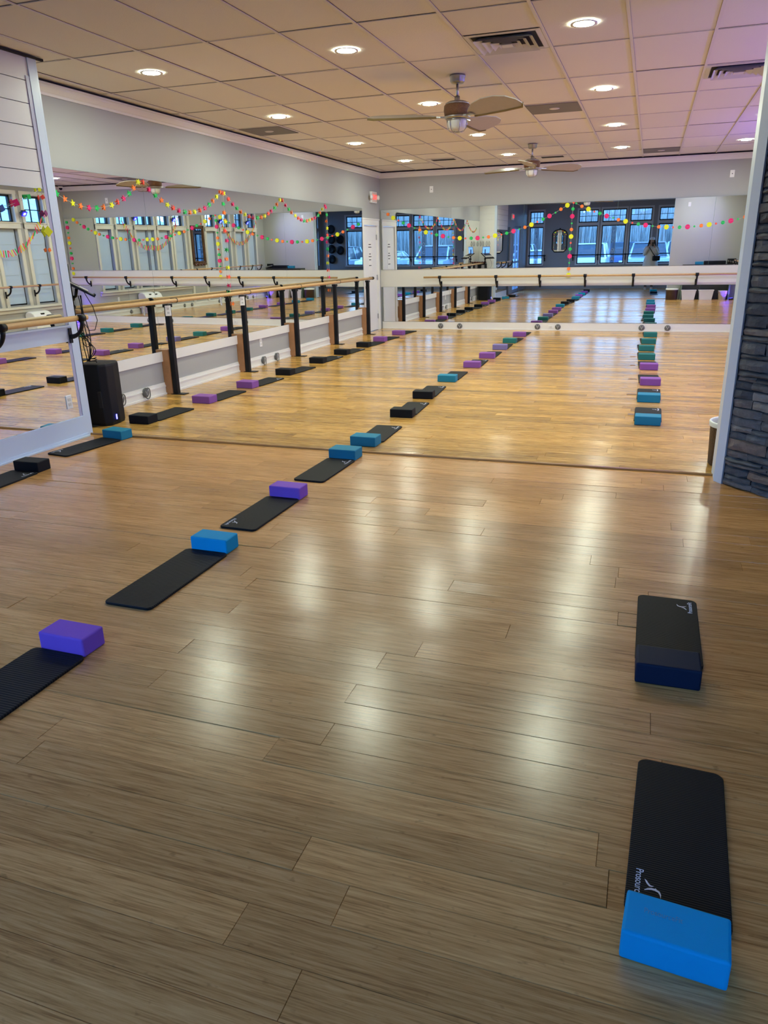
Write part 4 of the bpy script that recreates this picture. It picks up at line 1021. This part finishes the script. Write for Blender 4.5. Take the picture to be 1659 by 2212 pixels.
t = thing('foam_mat_stack', 'long black foam roller lying on the bench top', 'foam roller', (1.83, 5.78, .93))
MB().rbox(-.32, .28, -.08, .08, 0, .10, .02, 2).build('roller', M['b_black'], t)
put_block('', (1.27, 5.71), 0, .15, 'b_tealblue', 'teal blue foam block on the bench top beside the black roller').location.z = .93
t = thing('weight_rack', 'slanted black rack of small silver weights on the bench end', 'weight rack', (2.28, 5.72, .93))
MB().box(-.12, .12, -.08, .08, 0, .02).box(-.12, .12, -.08, -.06, 0, .15).build('frame', M['black'], t)
for k in range(4):
    b = MB(); b.tube([(-.09+.06*k, -.06, .10-.012*k), (-.09+.06*k, .07, .07-.012*k)], .018, 10); b.build('weight', M['nickel'], t)
M['blueled'] = mat('uv_blue_led', (.05, .05, .6), .4, emit=(.05, .03, 1.0), es=6)
t = thing('led_bar', 'glowing blue LED bar light on the floor beside the partition', 'LED light', (2.36, 5.93, 0), .5)
MB().rbox(-.02, .02, -.10, .10, 0, .05, .004, 1).build('housing', M['blackp'], t)
MB().box(-.023, -.0205, -.09, .09, .012, .042).build('lens', M['blueled'], t); MB().box(-.015, .015, -.09, .09, .0505, .052).build('lens', M['blueled'], t)

t = thing('led_bar', 'glowing blue LED bar in the far right corner, seen in the left mirror', 'LED light', (2.36, 15.22, 0), 0)
MB().rbox(-.02, .03, -.12, .12, 0, .06, .004, 1).build('housing', M['blackp'], t)
MB().box(-.0235, -.0205, -.11, .11, .012, .05).build('lens', M['blueled'], t); MB().box(-.015, .025, -.11, .11, .0605, .062).build('lens', M['blueled'], t)
t = thing('security_camera', 'small dark dome camera in the far right ceiling corner, seen in the left mirror', 'security camera', (2.33, 15.32, 3.05))
MB().lathe([(.05, 0), (.05, -.03), (.042, -.035)], 18).build('mount', M['white2'], t); MB().lathe([(.04, -.034), (.036, -.06), (.02, -.075), (.0, -.08)], 18, cap=False).build('dome', M['black'], t)
TM = mat('tape_brown', lin((120, 88, 66)), .5)
for k, (x, y, w_) in enumerate(((1369, 895.6, .11), (1364, 851.8, .10), (1366.6, 818.7, .10), (1367, 789, .07), (1366.6, 770.6, .08))):
    p = pz(x, y); o = MB().box(-w_/2, w_/2, -.035, .035, 0, .0012).build('floor_tape', TM, loc=(p.x, p.y, .0012))
    tag(o, 'short brown floor tape mark left of the right row, %s from the camera' % ORD[k], 'tape', 'tape marks beside the right row')
# blue flood lights on the columns of the right wall
def spot(loc, direction, energy, col, size, blend=.6, r=.0):
    l = bpy.data.lights.new('spot', 'SPOT'); l.energy = energy; l.color = col; l.spot_size = size; l.spot_blend = blend; l.shadow_soft_size = r
    o = bpy.data.objects.new('spot_lamp', l); C.objects.link(o); o.location = loc
    o.rotation_euler = Vector(direction).to_track_quat('-Z', 'Y').to_euler(); return o
M['floodlens'] = mat('flood_lens', (.3, .3, 1), .4, emit=(.20, .24, 1.0), es=1.6)
M['floodrim'] = mat('flood_rim_blue', (.02, .02, .5), .4, emit=(.012, .006, 1.0), es=1.0)
for k, y in enumerate((12.8, 11.28, 8.7, 6.95)):
    t = thing('flood_light', 'small blue flood light on a right window column, %s from the far end' % cnm[k], 'flood light', (XR-.02, y, 2.45), 0, 'blue flood lights on the right wall')
    b = MB(); b.box(-.06, 0, -.012, .012, -.01, .012); b.build('arm', M['black'], t)
    R_ = Matrix.Translation((-.085, 0, -.01)) @ Matrix.Rotation(math.radians(-35), 4, 'Y')
    MB().rbox(-.03, .03, -.06, .06, -.05, .05, .008, 1, R_).build('housing', mat('blue_lit_housing', (.01, .01, .05), .4), t)
    MB().box(-.033, -.0302, -.06, .06, -.05, .05, R_).build('lens_rim', M['floodrim'], t)
    MB().box(-.036, -.0332, -.032, .032, -.028, .028, R_).build('lens', M['floodlens'], t)
    sp = spot((-.14, 0, -.03), (-.85, 0, -.25), 26, (.20, .08, 1.0), math.radians(165)); sp.parent = t; sp.name = 'lamp'

for (x, y, dx, dy) in ((2.28, 15.15, -.5, -.5), (2.28, 5.98, -.5, .5)):
    spot((x, y, .10), (dx, dy, .75), 14, (.16, .06, 1.0), math.radians(160))
# white rounded appliance and gold mirror on the right wall
t = thing('wall_heater', 'white rounded appliance below the right windows, seen in the left mirrors', 'appliance', (XR-.16, 12.7, .14))
b = MB(); pr_ = [(.13, 0), (.13, .34), (.10, .39), (.04, .41), (-.03, .40), (-.09, .36), (-.13, .28), (-.14, .0)]
b.loft([[Vector((x, y, z)) for x, z in pr_] for y in (-.25, .25)], smooth=False); b.build('shell', M['white2'], t, bevel=.02)
MB().box(-.10, -.05, -.05, .05, .335, .37).build('vent', M['gap'], t)
MB().box(-.10, .10, -.2, .2, -.14, 0).build('base', M['white2'], t)
t = thing('framed_mirror', 'tall mirror in an ornate dark gilt frame between the right windows', 'mirror', (XR-.02, 9.98, 1.74), 0)
gm = mat('gilt_dark', lin((96, 66, 40)), .4, metal=.5, bump=(40, 1), noise=(30, .4))
b = MB()
for y0, y1, z0_, z1_ in ((-.36, -.27, -.55, .55), (.27, .36, -.55, .55), (-.36, .36, -.56, -.46), (-.36, .36, .46, .56)): b.rbox(-.045, 0, y0, y1, z0_, z1_, .018, 3)
b.tube([(-.04, -.33+.66*k/16, -.55+.02*math.sin(k*1.6)) for k in range(17)], .03, 8); b.build('frame', gm, t)
MB().box(-.014, -.010, -.28, .28, -.47, .47).build('reflective_face', M['mirror'], t)
# arched mirror on the south wall
t = thing('arched_mirror', 'arch-topped mirror in a thin black frame on the dark wall, seen in the far mirror', 'mirror', (-3.51, S+.02, 1.71))
def arch(w, h, r):
    pts = [(-w, -h+r*.5), (-w+r*.5, -h), (w-r*.5, -h), (w, -h+r*.5), (w, h-r)]
    for k in range(1, 8): a = PI/2*k/8; pts.append((w-r+r*math.cos(a), h-r+r*math.sin(a)*.9))
    pts += [(0, h)]
    for k in range(1, 8): a = PI/2+PI/2*k/8; pts.append((-w+r+r*math.cos(a), h-r+r*math.sin(a)*.9))
    pts += [(-w, h-r)]; return pts
b = MB(); P = arch(.28, .42, .2); b.tube([(x, .012, z) for x, z in P], .02, 8, closed=True); b.sphere((0, .012, .44), .03); b.build('frame', M['black'], t)
b = MB(); b.prism(P, 0, .006, AY); b.build('reflective_face', M['mirror'], t)
# black balance trainers stacked on the south wall rack
for k, (x, z, lb) in enumerate(((2.70, 2.32, 'top of the left column'), (2.70, 1.9, 'second of the left column'), (2.70, 1.5, 'third of the left column'), (2.70, 1.08, 'bottom of the left column'), (2.29, 1.9, 'upper of the right pair'), (2.29, 1.45, 'lower of the right pair'))):
    t = thing('balance_disc', 'black balance trainer on the dark south wall, %s' % lb, 'balance trainer', (x, S+.002, z), 0, 'black trainers on the dark wall')
    b = MB(); b.lathe([(.05, 0), (.17, .01), (.185, .05), (.17, .09), (.11, .12), (.07, .10), (.03, .10)], 26, Matrix.Rotation(-PI/2, 4, 'X')); b.build('shell', M['blackp'], t)
    b = MB(); b.tube([(0, -.001, 0), (0, .06, 0)], .015, 8); b.build('peg', M['black'], t)

# window lettering, readable from outside
M['vinyl'] = mat('vinyl_white', (.8, .85, .9), .5)
def decal(cx, word, z0, dz, size, wnd, label):
    t = thing('window_lettering', label, 'lettering', (cx, S-.11, 0))
    fm = bpy.data.materials.new('frosted_band'); fm.use_nodes = True; bs = fm.node_tree.nodes['Principled BSDF']; bs.inputs['Base Color'].default_value = (.32, .4, .5, 1); bs.inputs['Alpha'].default_value = .55; bs.inputs['Roughness'].default_value = .5
    MB().box(-.085, .085, -.0015, -.0005, .86, 2.2).build('frosted_band', fm, t)
    for i, ch in enumerate(word):
        Mx = Matrix.Translation((0, .001, z0-dz*i)) @ Matrix(((-1, 0, 0, 0), (0, 0, -1, 0), (0, 1, 0, 0), (0, 0, 0, 1)))
        text_obj('letter', ch, size, M['vinyl'], t, Mx, .0004)
    return t
decal(-4.44, 'FITNESS', 1.98, .215, .16, 0, 'vertical white word FITNESS on the corner window, seen in the far mirror')
decal(-1.46, 'YOGA', 2.0, .34, .17, 2, 'vertical white word YOGA on a tall window, seen in the far mirror')

# ------------------------------------------------------------------ the photographer, standing behind the camera
skin = mat('skin', (.50, .30, .22), .5); hairm = mat('dark_hair', (.022, .014, .010), .5, bump=(140, .6)); coat = mat('white_coat', (.72, .72, .74), .75, bump=(60, .1))
jean = mat('dark_leggings', (.012, .013, .018), .7); bagm = mat('black_leather_bag', (.008, .008, .010), .4); capm = mat('pale_cap', (.72, .74, .80), .7)
PX, PY_ = .0, -.40
t = thing('person', 'person in pale cap and long white coat taking a photo, seen in the far mirror', 'person', (PX, PY_, 0))
def skin_obj(name, verts, edges, radii, m, parent, root=0, lv=2):
    me = bpy.data.meshes.new(name); me.from_pydata([Vector(v) for v in verts], edges, []); me.update()
    o = bpy.data.objects.new(name, me); C.objects.link(o); o.parent = parent
    md = o.modifiers.new('skin', 'SKIN'); md.use_smooth_shade = True
    if not me.skin_vertices: pass
    sv = me.skin_vertices[0].data if len(me.skin_vertices) else None
    if sv:
        for i, r in enumerate(radii):
            rr = r if isinstance(r, tuple) else (r, r); sv[i].radius = rr; sv[i].use_root = (i == root)
    s_ = o.modifiers.new('sub', 'SUBSURF'); s_.levels = lv; s_.render_levels = lv
    me.materials.append(m); return o
# body: pelvis root, spine, neck, head core, arms raised to the phone, legs
V = [(0, 0, .94), (0, .0, 1.10), (0, .01, 1.28), (0, .0, 1.42), (0, .01, 1.49), (0, .03, 1.56),      # 0-5
     (-.10, 0, .90), (-.105, .01, .50), (-.11, -.01, .09), (-.115, .11, .035),                    # 6-9 left leg
     (.10, 0, .90), (.105, .01, .50), (.11, -.01, .09), (.115, .11, .035),                      # 10-13
     (-.165, 0, 1.40), (-.225, .05, 1.17), (-.11, .27, 1.38), (-.075, .345, 1.465),              # 14-17 arm
     (.165, 0, 1.40), (.225, .05, 1.17), (.12, .27, 1.38), (.085, .345, 1.465)]                  # 18-21
E_ = [(0,1),(1,2),(2,3),(3,4),(4,5),(0,6),(6,7),(7,8),(8,9),(0,10),(10,11),(11,12),(12,13),(3,14),(14,15),(15,16),(16,17),(3,18),(18,19),(19,20),(20,21)]
Rr = [(.14,.11),(.125,.095),(.145,.10),(.12,.085),.052,.055,.085,.055,.038,(.038,.03),.085,.055,.038,(.038,.03),.058,.042,.031,.026,.058,.042,.031,.026]
skin_obj('body', V, E_, Rr, skin, t)
# head with face
b = MB(); b.sphere((0, .035, 1.605), .082, .92, 1.08, 1.32, n=20)
b.sphere((0, .118, 1.590), .014, .9, 1.2, 1.3); b.sphere((0, .108, 1.553), .014, 1.7, .8, .45); b.sphere((-.078, .03, 1.60), .018, .5, .9, 1.5); b.sphere((.078, .03, 1.60), .018, .5, .9, 1.5)
b.sphere((0, .085, 1.525), .028, 1.1, .8, .7); b.build('head', skin, t)
b = MB()
for s_ in (-1, 1): b.sphere((s_*.030, .113, 1.615), .009, 1.2, .6, .8)
b.build('eyes', mat('eye_white', (.6, .6, .6), .3), t)
# hands: palm and five fingers curled round the phone
for s_ in (-1, 1):
    wx, wy, wz = s_*.078+(.005 if s_ > 0 else 0), .345, 1.470
    hv = [(wx, wy-.01, wz-.01), (wx, wy+.018, wz+.022)]; he = [(0, 1)]; hr = [(.024, .017), (.03, .015)]
    for k in range(4):
        base = len(hv); zz = wz+.044+.0-.017*k
        hv += [(wx+s_*.004, wy+.035, zz-.004), (wx-s_*.004, wy+.062, zz), (wx-s_*.028, wy+.064, zz+.002)]; ln = [.0075, .007, .0062]
        he += [(1, base), (base, base+1), (base+1, base+2)]; hr += ln
    base = len(hv); hv += [(wx-s_*.012, wy+.006, wz-.006), (wx-s_*.03, wy+.012, wz+.006), (wx-s_*.044, wy+.02, wz+.018)]; he += [(0, base), (base, base+1), (base+1, base+2)]; hr += [.010, .009, .0075]
    skin_obj('hand', hv, he, hr, skin, t, 0, 1)
# hair falling to the chest
b = MB(); rings = []
for z, rx, ry, cy in ((1.70, .05, .06, .02), (1.68, .085, .095, .018), (1.62, .098, .108, .0), (1.55, .108, .095, -.012), (1.46, .125, .08, -.015), (1.36, .13, .07, -.02), (1.27, .11, .055, -.03), (1.24, .07, .03, -.03)):
    rings.append([Vector((rx*math.cos(a), cy+ry*math.sin(a)*(1 if math.sin(a) < 0 else .42)+.006*math.sin(7*a+z*30), z)) for a in [2*PI*k/28 for k in range(28)]])
b.loft(rings); 
for s_ in (-1, 1): b.tube([(s_*.082, .03, 1.66), (s_*.10, .06, 1.58), (s_*.115, .085, 1.47), (s_*.115, .095, 1.36), (s_*.105, .09, 1.28)], [.02, .032, .04, .036, .012], 10)
b.build('hair', hairm, t)
b = MB(); b.lathe([(.100, 1.655), (.103, 1.69), (.094, 1.725), (.06, 1.752), (.0, 1.76)], 26, Matrix.Translation((0, .022, 0)) @ Matrix.Diagonal((.93, 1.12, 1, 1)), cap=False)
b.loft([[Vector((.085*math.cos(a)*s, .10+.085*max(0, math.sin(a))*1.0*s, z)) for a in [PI*k/14 for k in range(15)]] for s, z in ((1, 1.668), (1, 1.660), (.2, 1.662))], cap=False)
b.build('cap', capm, t)
# coat: flared body and sleeves
b = MB(); rings = []
for z, rx, ry, cy in ((.70, .275, .20, 0), (.72, .28, .205, 0), (.95, .245, .175, 0), (1.12, .205, .15, 0), (1.28, .205, .145, 0), (1.38, .195, .125, 0), (1.435, .14, .095, 0), (1.46, .075, .07, .0)):
    rings.append([Vector((rx*math.cos(a), cy+ry*math.sin(a)+(.008*math.sin(9*a) if z < 1.1 else 0), z)) for a in [2*PI*k/32 for k in range(32)]])
b.loft(rings, cap=False)
for s_ in (-1, 1): b.tube([(s_*.13, 0, 1.40), (s_*.185, .0, 1.36), (s_*.235, .04, 1.20), (s_*.235, .08, 1.155), (s_*.19, .17, 1.25), (s_*.135, .25, 1.36), (s_*.12, .28, 1.395)], [.07, .075, .066, .062, .056, .048, .046], 14)
b.build('coat', coat, t)
b = MB()
for s_ in (-1, 1):
    b.tube([(s_*.10, 0, .92), (s_*.105, .0, .70), (s_*.107, .012, .48), (s_*.11, .0, .28), (s_*.112, -.01, .10)], [.10, .085, .063, .058, .045], 14)
b.build('leggings', jean, t)
for s_ in (-1, 1):
    b = MB(); b.rbox(s_*.113-.045, s_*.113+.045, -.07, .175, 0, .03, .012, 2); b.sphere((s_*.113, .02, .04), .045, 1, 1.9, 1.1); b.build('shoe', mat('white_shoe', (.5, .5, .5), .5), t)
b = MB(); b.rbox(-.14, .14, -.05, .05, -.09, .09, .035, 3, Matrix.Translation((.19, .14, 1.0)) @ Matrix.Rotation(-.4, 4, 'Z')); o = b.build('bag', bagm, t)
b = MB(); b.tube([(-.10, .10, 1.43), (-.03, .155, 1.32), (.06, .175, 1.18), (.16, .20, 1.06)], .013, 8); b.tube([(-.10, .10, 1.43), (-.10, -.05, 1.43), (.0, -.165, 1.25), (.18, -.15, 1.05), (.26, .0, 1.0), (.22, .12, 1.03)], .012, 8); b.build('bag_strap', bagm, t)
# phone: its lens sits at the camera
fw = (RM.transposed() @ Vector((0, 0, 1))).normalized(); upv = -(RM.transposed() @ Vector((0, 1, 0))); rt = RM.transposed() @ Vector((1, 0, 0))
Rp = Matrix((rt, upv, -fw)).transposed().to_4x4()
t = thing('phone', 'dark phone held up in both hands in front of the face', 'phone', CAM-fw*.010-upv*.045+rt*.022)
t.rotation_euler = Rp.to_euler()
MB().rbox(-.036, .036, -.074, .074, -.004, .004, .0035, 2).build('case', M['blackp'], t)
MB().rbox(-.028, -.004, .034, .066, .004, .0055, .001, 1) .build('lens_plate', M['black'], t) if False else None
MB().box(-.033, .033, -.070, .070, -.0046, -.0041).build('screen', mat('phone_screen', (.05, .05, .06), .1), t)

# ------------------------------------------------------------------ outside: lot, cars, trees, neighbour building
gmat = mat('asphalt', (.22, .22, .23), .85, noise=(3, .2))
struct(MB().box(-60, 60, -45, S-.2, -.30, -.13).build('ground', gmat))
struct(MB().box(XF+.2, 60, S-.2, 40, -.30, -.13).build('ground_side', gmat))
struct(MB().box(-60, FL-.3, S-.2, 5.3, -.30, -.13).build('ground_west', gmat))
b = MB(); b.box(XR+6.2, XR+6.6, 3, 20, -.13, 2.4)
for k in range(8): b.box(XR+6.17, XR+6.2, 3, 20, -.1+.28*k, -.1+.28*k+.02)
for k in range(28):
    y0 = 2+k*.75; b.loft([[Vector((XR+5.9, y0, 2.32)), Vector((XR+5.9, y0+.72, 2.32)), Vector((XR+14, y0+.72, 5.6)), Vector((XR+14, y0, 5.6))], [Vector((XR+5.9, y0, 2.40)), Vector((XR+5.9, y0+.72, 2.40)), Vector((XR+14, y0+.72, 5.68)), Vector((XR+14, y0, 5.68))]], smooth=False)
o = b.build('neighbour_shed', mat('pale_siding', (.55, .58, .60), .7)); tag(o, 'low pale sided shed with a ribbed roof outside the right windows', 'shed')
def car(loc, rz, col, label, suv=True):
    t = thing('parked_car', label, 'car', loc, rz, 'cars in the parking lot')
    w = .92; hgt = 1.68 if suv else 1.42
    side = [(-2.3, .35), (-2.32, .75), (-2.25, 1.0), (-1.2, 1.06), (2.1, 1.02), (2.28, .95), (2.32, .6), (2.28, .33)]
    b = MB(); rings = []
    for s, k in ((-1, .94), (-.985, 1), (.985, 1), (1, .94)): rings.append([Vector((x*k, s*w, .33+(z-.33)*k)) for x, z in side])
    b.loft(rings, smooth=False); b.build('body', col, t, bevel=.04)
    cab = [(-1.15, 1.04), (-.45, hgt-.06), (-.2, hgt), (1.75 if suv else 1.1, hgt), (2.12 if suv else 1.8, 1.02)]
    b = MB(); b.loft([[Vector((x, s*ww*(1 if z < 1.1 else .82), z)) for x, z in cab] for s, ww in ((-1, .86), (1, .86))], smooth=False); b.build('cabin_glass', mat('car_glass', (.02, .03, .04), .05), t)
    b = MB(); b.box(-.42, 1.72 if suv else 1.05, -.70, .70, hgt-.03, hgt+.02)
    for xx, zz, x2, z2 in ((-1.15, 1.04, -.4, hgt-.04), (.75, 1.04, .72, hgt-.02), (2.1 if suv else 1.8, 1.04, 1.72 if suv else 1.08, hgt-.02)):
        for s in (-1, 1): b.tube([(xx, s*.85, zz), (x2, s*.70, z2)], .045, 6)
    b.build('roof', col, t)
    for xx in (-1.45, 1.4):
        for s in (-1, 1):
            q = MB(); q.lathe([(.05, -.11), (.32, -.11), (.35, -.08), (.35, .08), (.32, .11), (.22, .10), (.2, .06), (0.04, .07)], 24, Matrix.Translation((xx, s*.83, .33)) @ Matrix.Rotation(PI/2, 4, 'X')); q.build('wheel', M['blackp'], t)
    for s in (-1, 1):
        MB().rbox(2.27, 2.345, s*.70-.16, s*.70+.16, .78, .94, .02, 1).build('tail_light', mat('tail_red', (.35, .02, .03), .3), t)
        MB().rbox(-2.345, -2.25, s*.68-.18, s*.68+.18, .68, .82, .02, 1).build('headlight', mat('headlight', (.7, .75, .8), .15), t)
        MB().rbox(-.95, -.75, s*1.0-.09, s*1.0+.09, 1.02, 1.16, .03, 1).build('side_mirror', col, t)
    MB().box(2.325, 2.335, -.26, .26, .60, .74).build('number_plate', M['paper'], t)
    return t
cc = {'silver': mat('car_silver', (.45, .47, .5), .25, metal=.6), 'white': mat('car_white', (.75, .78, .8), .3), 'blue': mat('car_blue', (.06, .10, .22), .25), 'grey': mat('car_grey', (.14, .15, .17), .25)}
lot = [(-.1, -8.6, 90, 'silver', True), (-2.9, -9.0, 90, 'white', True), (-5.7, -8.8, 90, 'white', False), (-8.5, -9.0, 90, 'grey', True), (2.8, -8.8, 90, 'white', False), (5.6, -8.8, 90, 'silver', True), (-11.5, -8.8, 90, 'silver', False),
       (-1.4, -16.5, -90, 'blue', True), (-4.4, -16.5, -90, 'silver', False), (-7.4, -16.6, -90, 'white', True), (-10.6, -16.4, -90, 'grey', False), (1.6, -16.5, -90, 'silver', True)]
nmq = ['nearest the person', 'left of centre', 'centre left', 'by the corner window', 'right of centre', 'far right', 'far left', 'behind the silver one', 'second row left of centre', 'second row centre', 'second row left', 'second row right']
for k, (x, y, rz, c, s) in enumerate(lot):
    car((x, y, -.13), math.radians(rz+180), cc[c], '%s %s parked outside, %s, seen through the far mirror' % (c, 'SUV' if s else 'sedan', nmq[k]), s)
bark = mat('bark', (.16, .15, .15), .9); leafm = mat('winter_foliage', (.20, .23, .18), .9, noise=(2, .4))
def tree(x, y, hgt, seed, label):
    rnd = random.Random(seed); t = thing('bare_tree', label, 'tree', (x, y, -.13), 0, 'trees beyond the lot')
    b = MB(); b.tube([(0, 0, 0), (rnd.uniform(-.2, .2), 0, hgt*.5), (rnd.uniform(-.4, .4), 0, hgt)], [.16, .11, .03], 7)
    for k in range(26):
        z = hgt*rnd.uniform(.2, .95); a = rnd.uniform(0, 2*PI); l = min(1.15, (hgt-z)*.4+.3)
        p1 = Vector((math.cos(a)*l*.5, math.sin(a)*l*.5, z+l*.35)); p2 = Vector((math.cos(a+.3)*l, math.sin(a+.3)*l, z+l*.9))
        b.tube([(0, 0, z), p1, p2], [.05, .03, .008], 5)
        for j in range(3):
            q = p1.lerp(p2, rnd.random()); b.tube([q, q+Vector((rnd.uniform(-.6, .6), rnd.uniform(-.6, .6), rnd.uniform(.2, .9)))], [.018, .005], 4)
    b.build('trunk', bark, t)
for k in range(18):
    tree(-22+2.6*k+random.uniform(-.1, .1), -27-random.uniform(0, 5), random.uniform(6, 9), 100+k, 'bare tree behind the parking lot, %s from the left' % (ORD+['fourteenth', 'fifteenth', 'sixteenth', 'seventeenth', 'eighteenth'])[k].replace('nearest', 'first').replace('last', 'thirteenth'))

b = MB(); rnd = random.Random(77)
for k in range(1500):
    x = rnd.uniform(-26, 22); y = -21-rnd.uniform(0, 3.5); h = rnd.uniform(2.2, 5.2); dx = rnd.uniform(-.5, .5)
    b.tube([(x, y, -.13), (x+dx*.4, y, h*.5), (x+dx, y+rnd.uniform(-.3, .3), h)], [.05, .04, .012], 3, cap=False)
o = b.build('brush', mat('dry_brush', (.36, .35, .32), .9, noise=(1.5, .35)), fixn=False); tag(o, 'thick winter brush along the back of the parking lot', 'brush', None, 'stuff')
b = MB(); b.loft([[Vector((x, -25.2-(z*.3), z+(.5*math.sin(x*.7)+.3*math.sin(x*1.9) if z > 0 else 0))) for x in range(-30, 27)]+[Vector((x, -29, z)) for x in range(26, -31, -1)] for z in (-.13, 1.6, 3.4)], smooth=True)
struct(b.build('ground_bank', mat('bank_brush', (.3, .3, .27), .95, noise=(2, .5))))

# ------------------------------------------------------------------ light
w = bpy.data.worlds.new('World'); sc.world = w; w.use_nodes = True; nt = w.node_tree; N = nt.nodes; K = nt.links
bg = N['Background']; tc = N.new('ShaderNodeTexCoord'); sp = N.new('ShaderNodeSeparateXYZ'); K.new(tc.outputs['Generated'], sp.inputs[0])
cr = N.new('ShaderNodeValToRGB'); e = cr.color_ramp.elements; e[0].position = .0; e[0].color = (.17, .40, .80, 1); e[1].position = .5; e[1].color = (.09, .25, .66, 1)
x = e.new(.12); x.color = (.21, .46, .86, 1)
K.new(sp.outputs['Z'], cr.inputs[0]); ns = N.new('ShaderNodeTexNoise'); ns.inputs['Scale'].default_value = 3; K.new(tc.outputs['Generated'], ns.inputs['Vector'])
mr = N.new('ShaderNodeMapRange'); mr.inputs[3].default_value = .8; mr.inputs[4].default_value = 1.2; K.new(ns.outputs['Fac'], mr.inputs[0])
vm = N.new('ShaderNodeVectorMath'); vm.operation = 'SCALE'; K.new(cr.outputs[0], vm.inputs[0]); K.new(mr.outputs[0], vm.inputs['Scale']); K.new(vm.outputs[0], bg.inputs['Color'])
bg.inputs['Strength'].default_value = 4.6
def portal(loc, rot, sx_, sy_):
    l = bpy.data.lights.new('portal', 'AREA'); l.shape = 'RECTANGLE'; l.size = sx_; l.size_y = sy_; l.cycles.is_portal = True
    o = bpy.data.objects.new('window_portal', l); C.objects.link(o); o.location = loc; o.rotation_euler = rot; return o
for a, b_ in sw: portal(((a+b_)/2, S-.02, 1.82), (-PI/2, 0, 0), b_-a, 2.0)
portal((XR+.02, 12.45, 2.52), (0, -PI/2, 0) , .5, 3.8).rotation_euler = (0, PI/2, 0)
portal((XR+.02, 7.8, 2.52), (0, PI/2, 0), .5, 3.2)
portal((FL-.04, 1.21, 1.2), (0, -PI/2, 0), 2.0, 1.4)

# ------------------------------------------------------------------ camera and view
cam = bpy.data.cameras.new('Camera'); co = bpy.data.objects.new('Camera', cam); C.objects.link(co)
cam.sensor_fit = 'VERTICAL'; cam.sensor_height = 24.0; cam.lens = F/2212*24.0; cam.clip_start = .004; cam.clip_end = 200
co.matrix_world = Matrix.Translation(CAM) @ Matrix((rt, upv, -fw)).transposed().to_4x4()
sc.camera = co
sc.view_settings.view_transform = 'Standard'; sc.view_settings.look = 'None'; sc.view_settings.gamma = 1; sc.view_settings.exposure = 1.47
sc.view_settings.use_curve_mapping = False
cy = sc.cycles; cy.max_bounces = 12; cy.glossy_bounces = 8; cy.diffuse_bounces = 5; cy.transparent_max_bounces = 12; cy.sample_clamp_indirect = 3
cy.caustics_reflective = True; cy.caustics_refractive = False
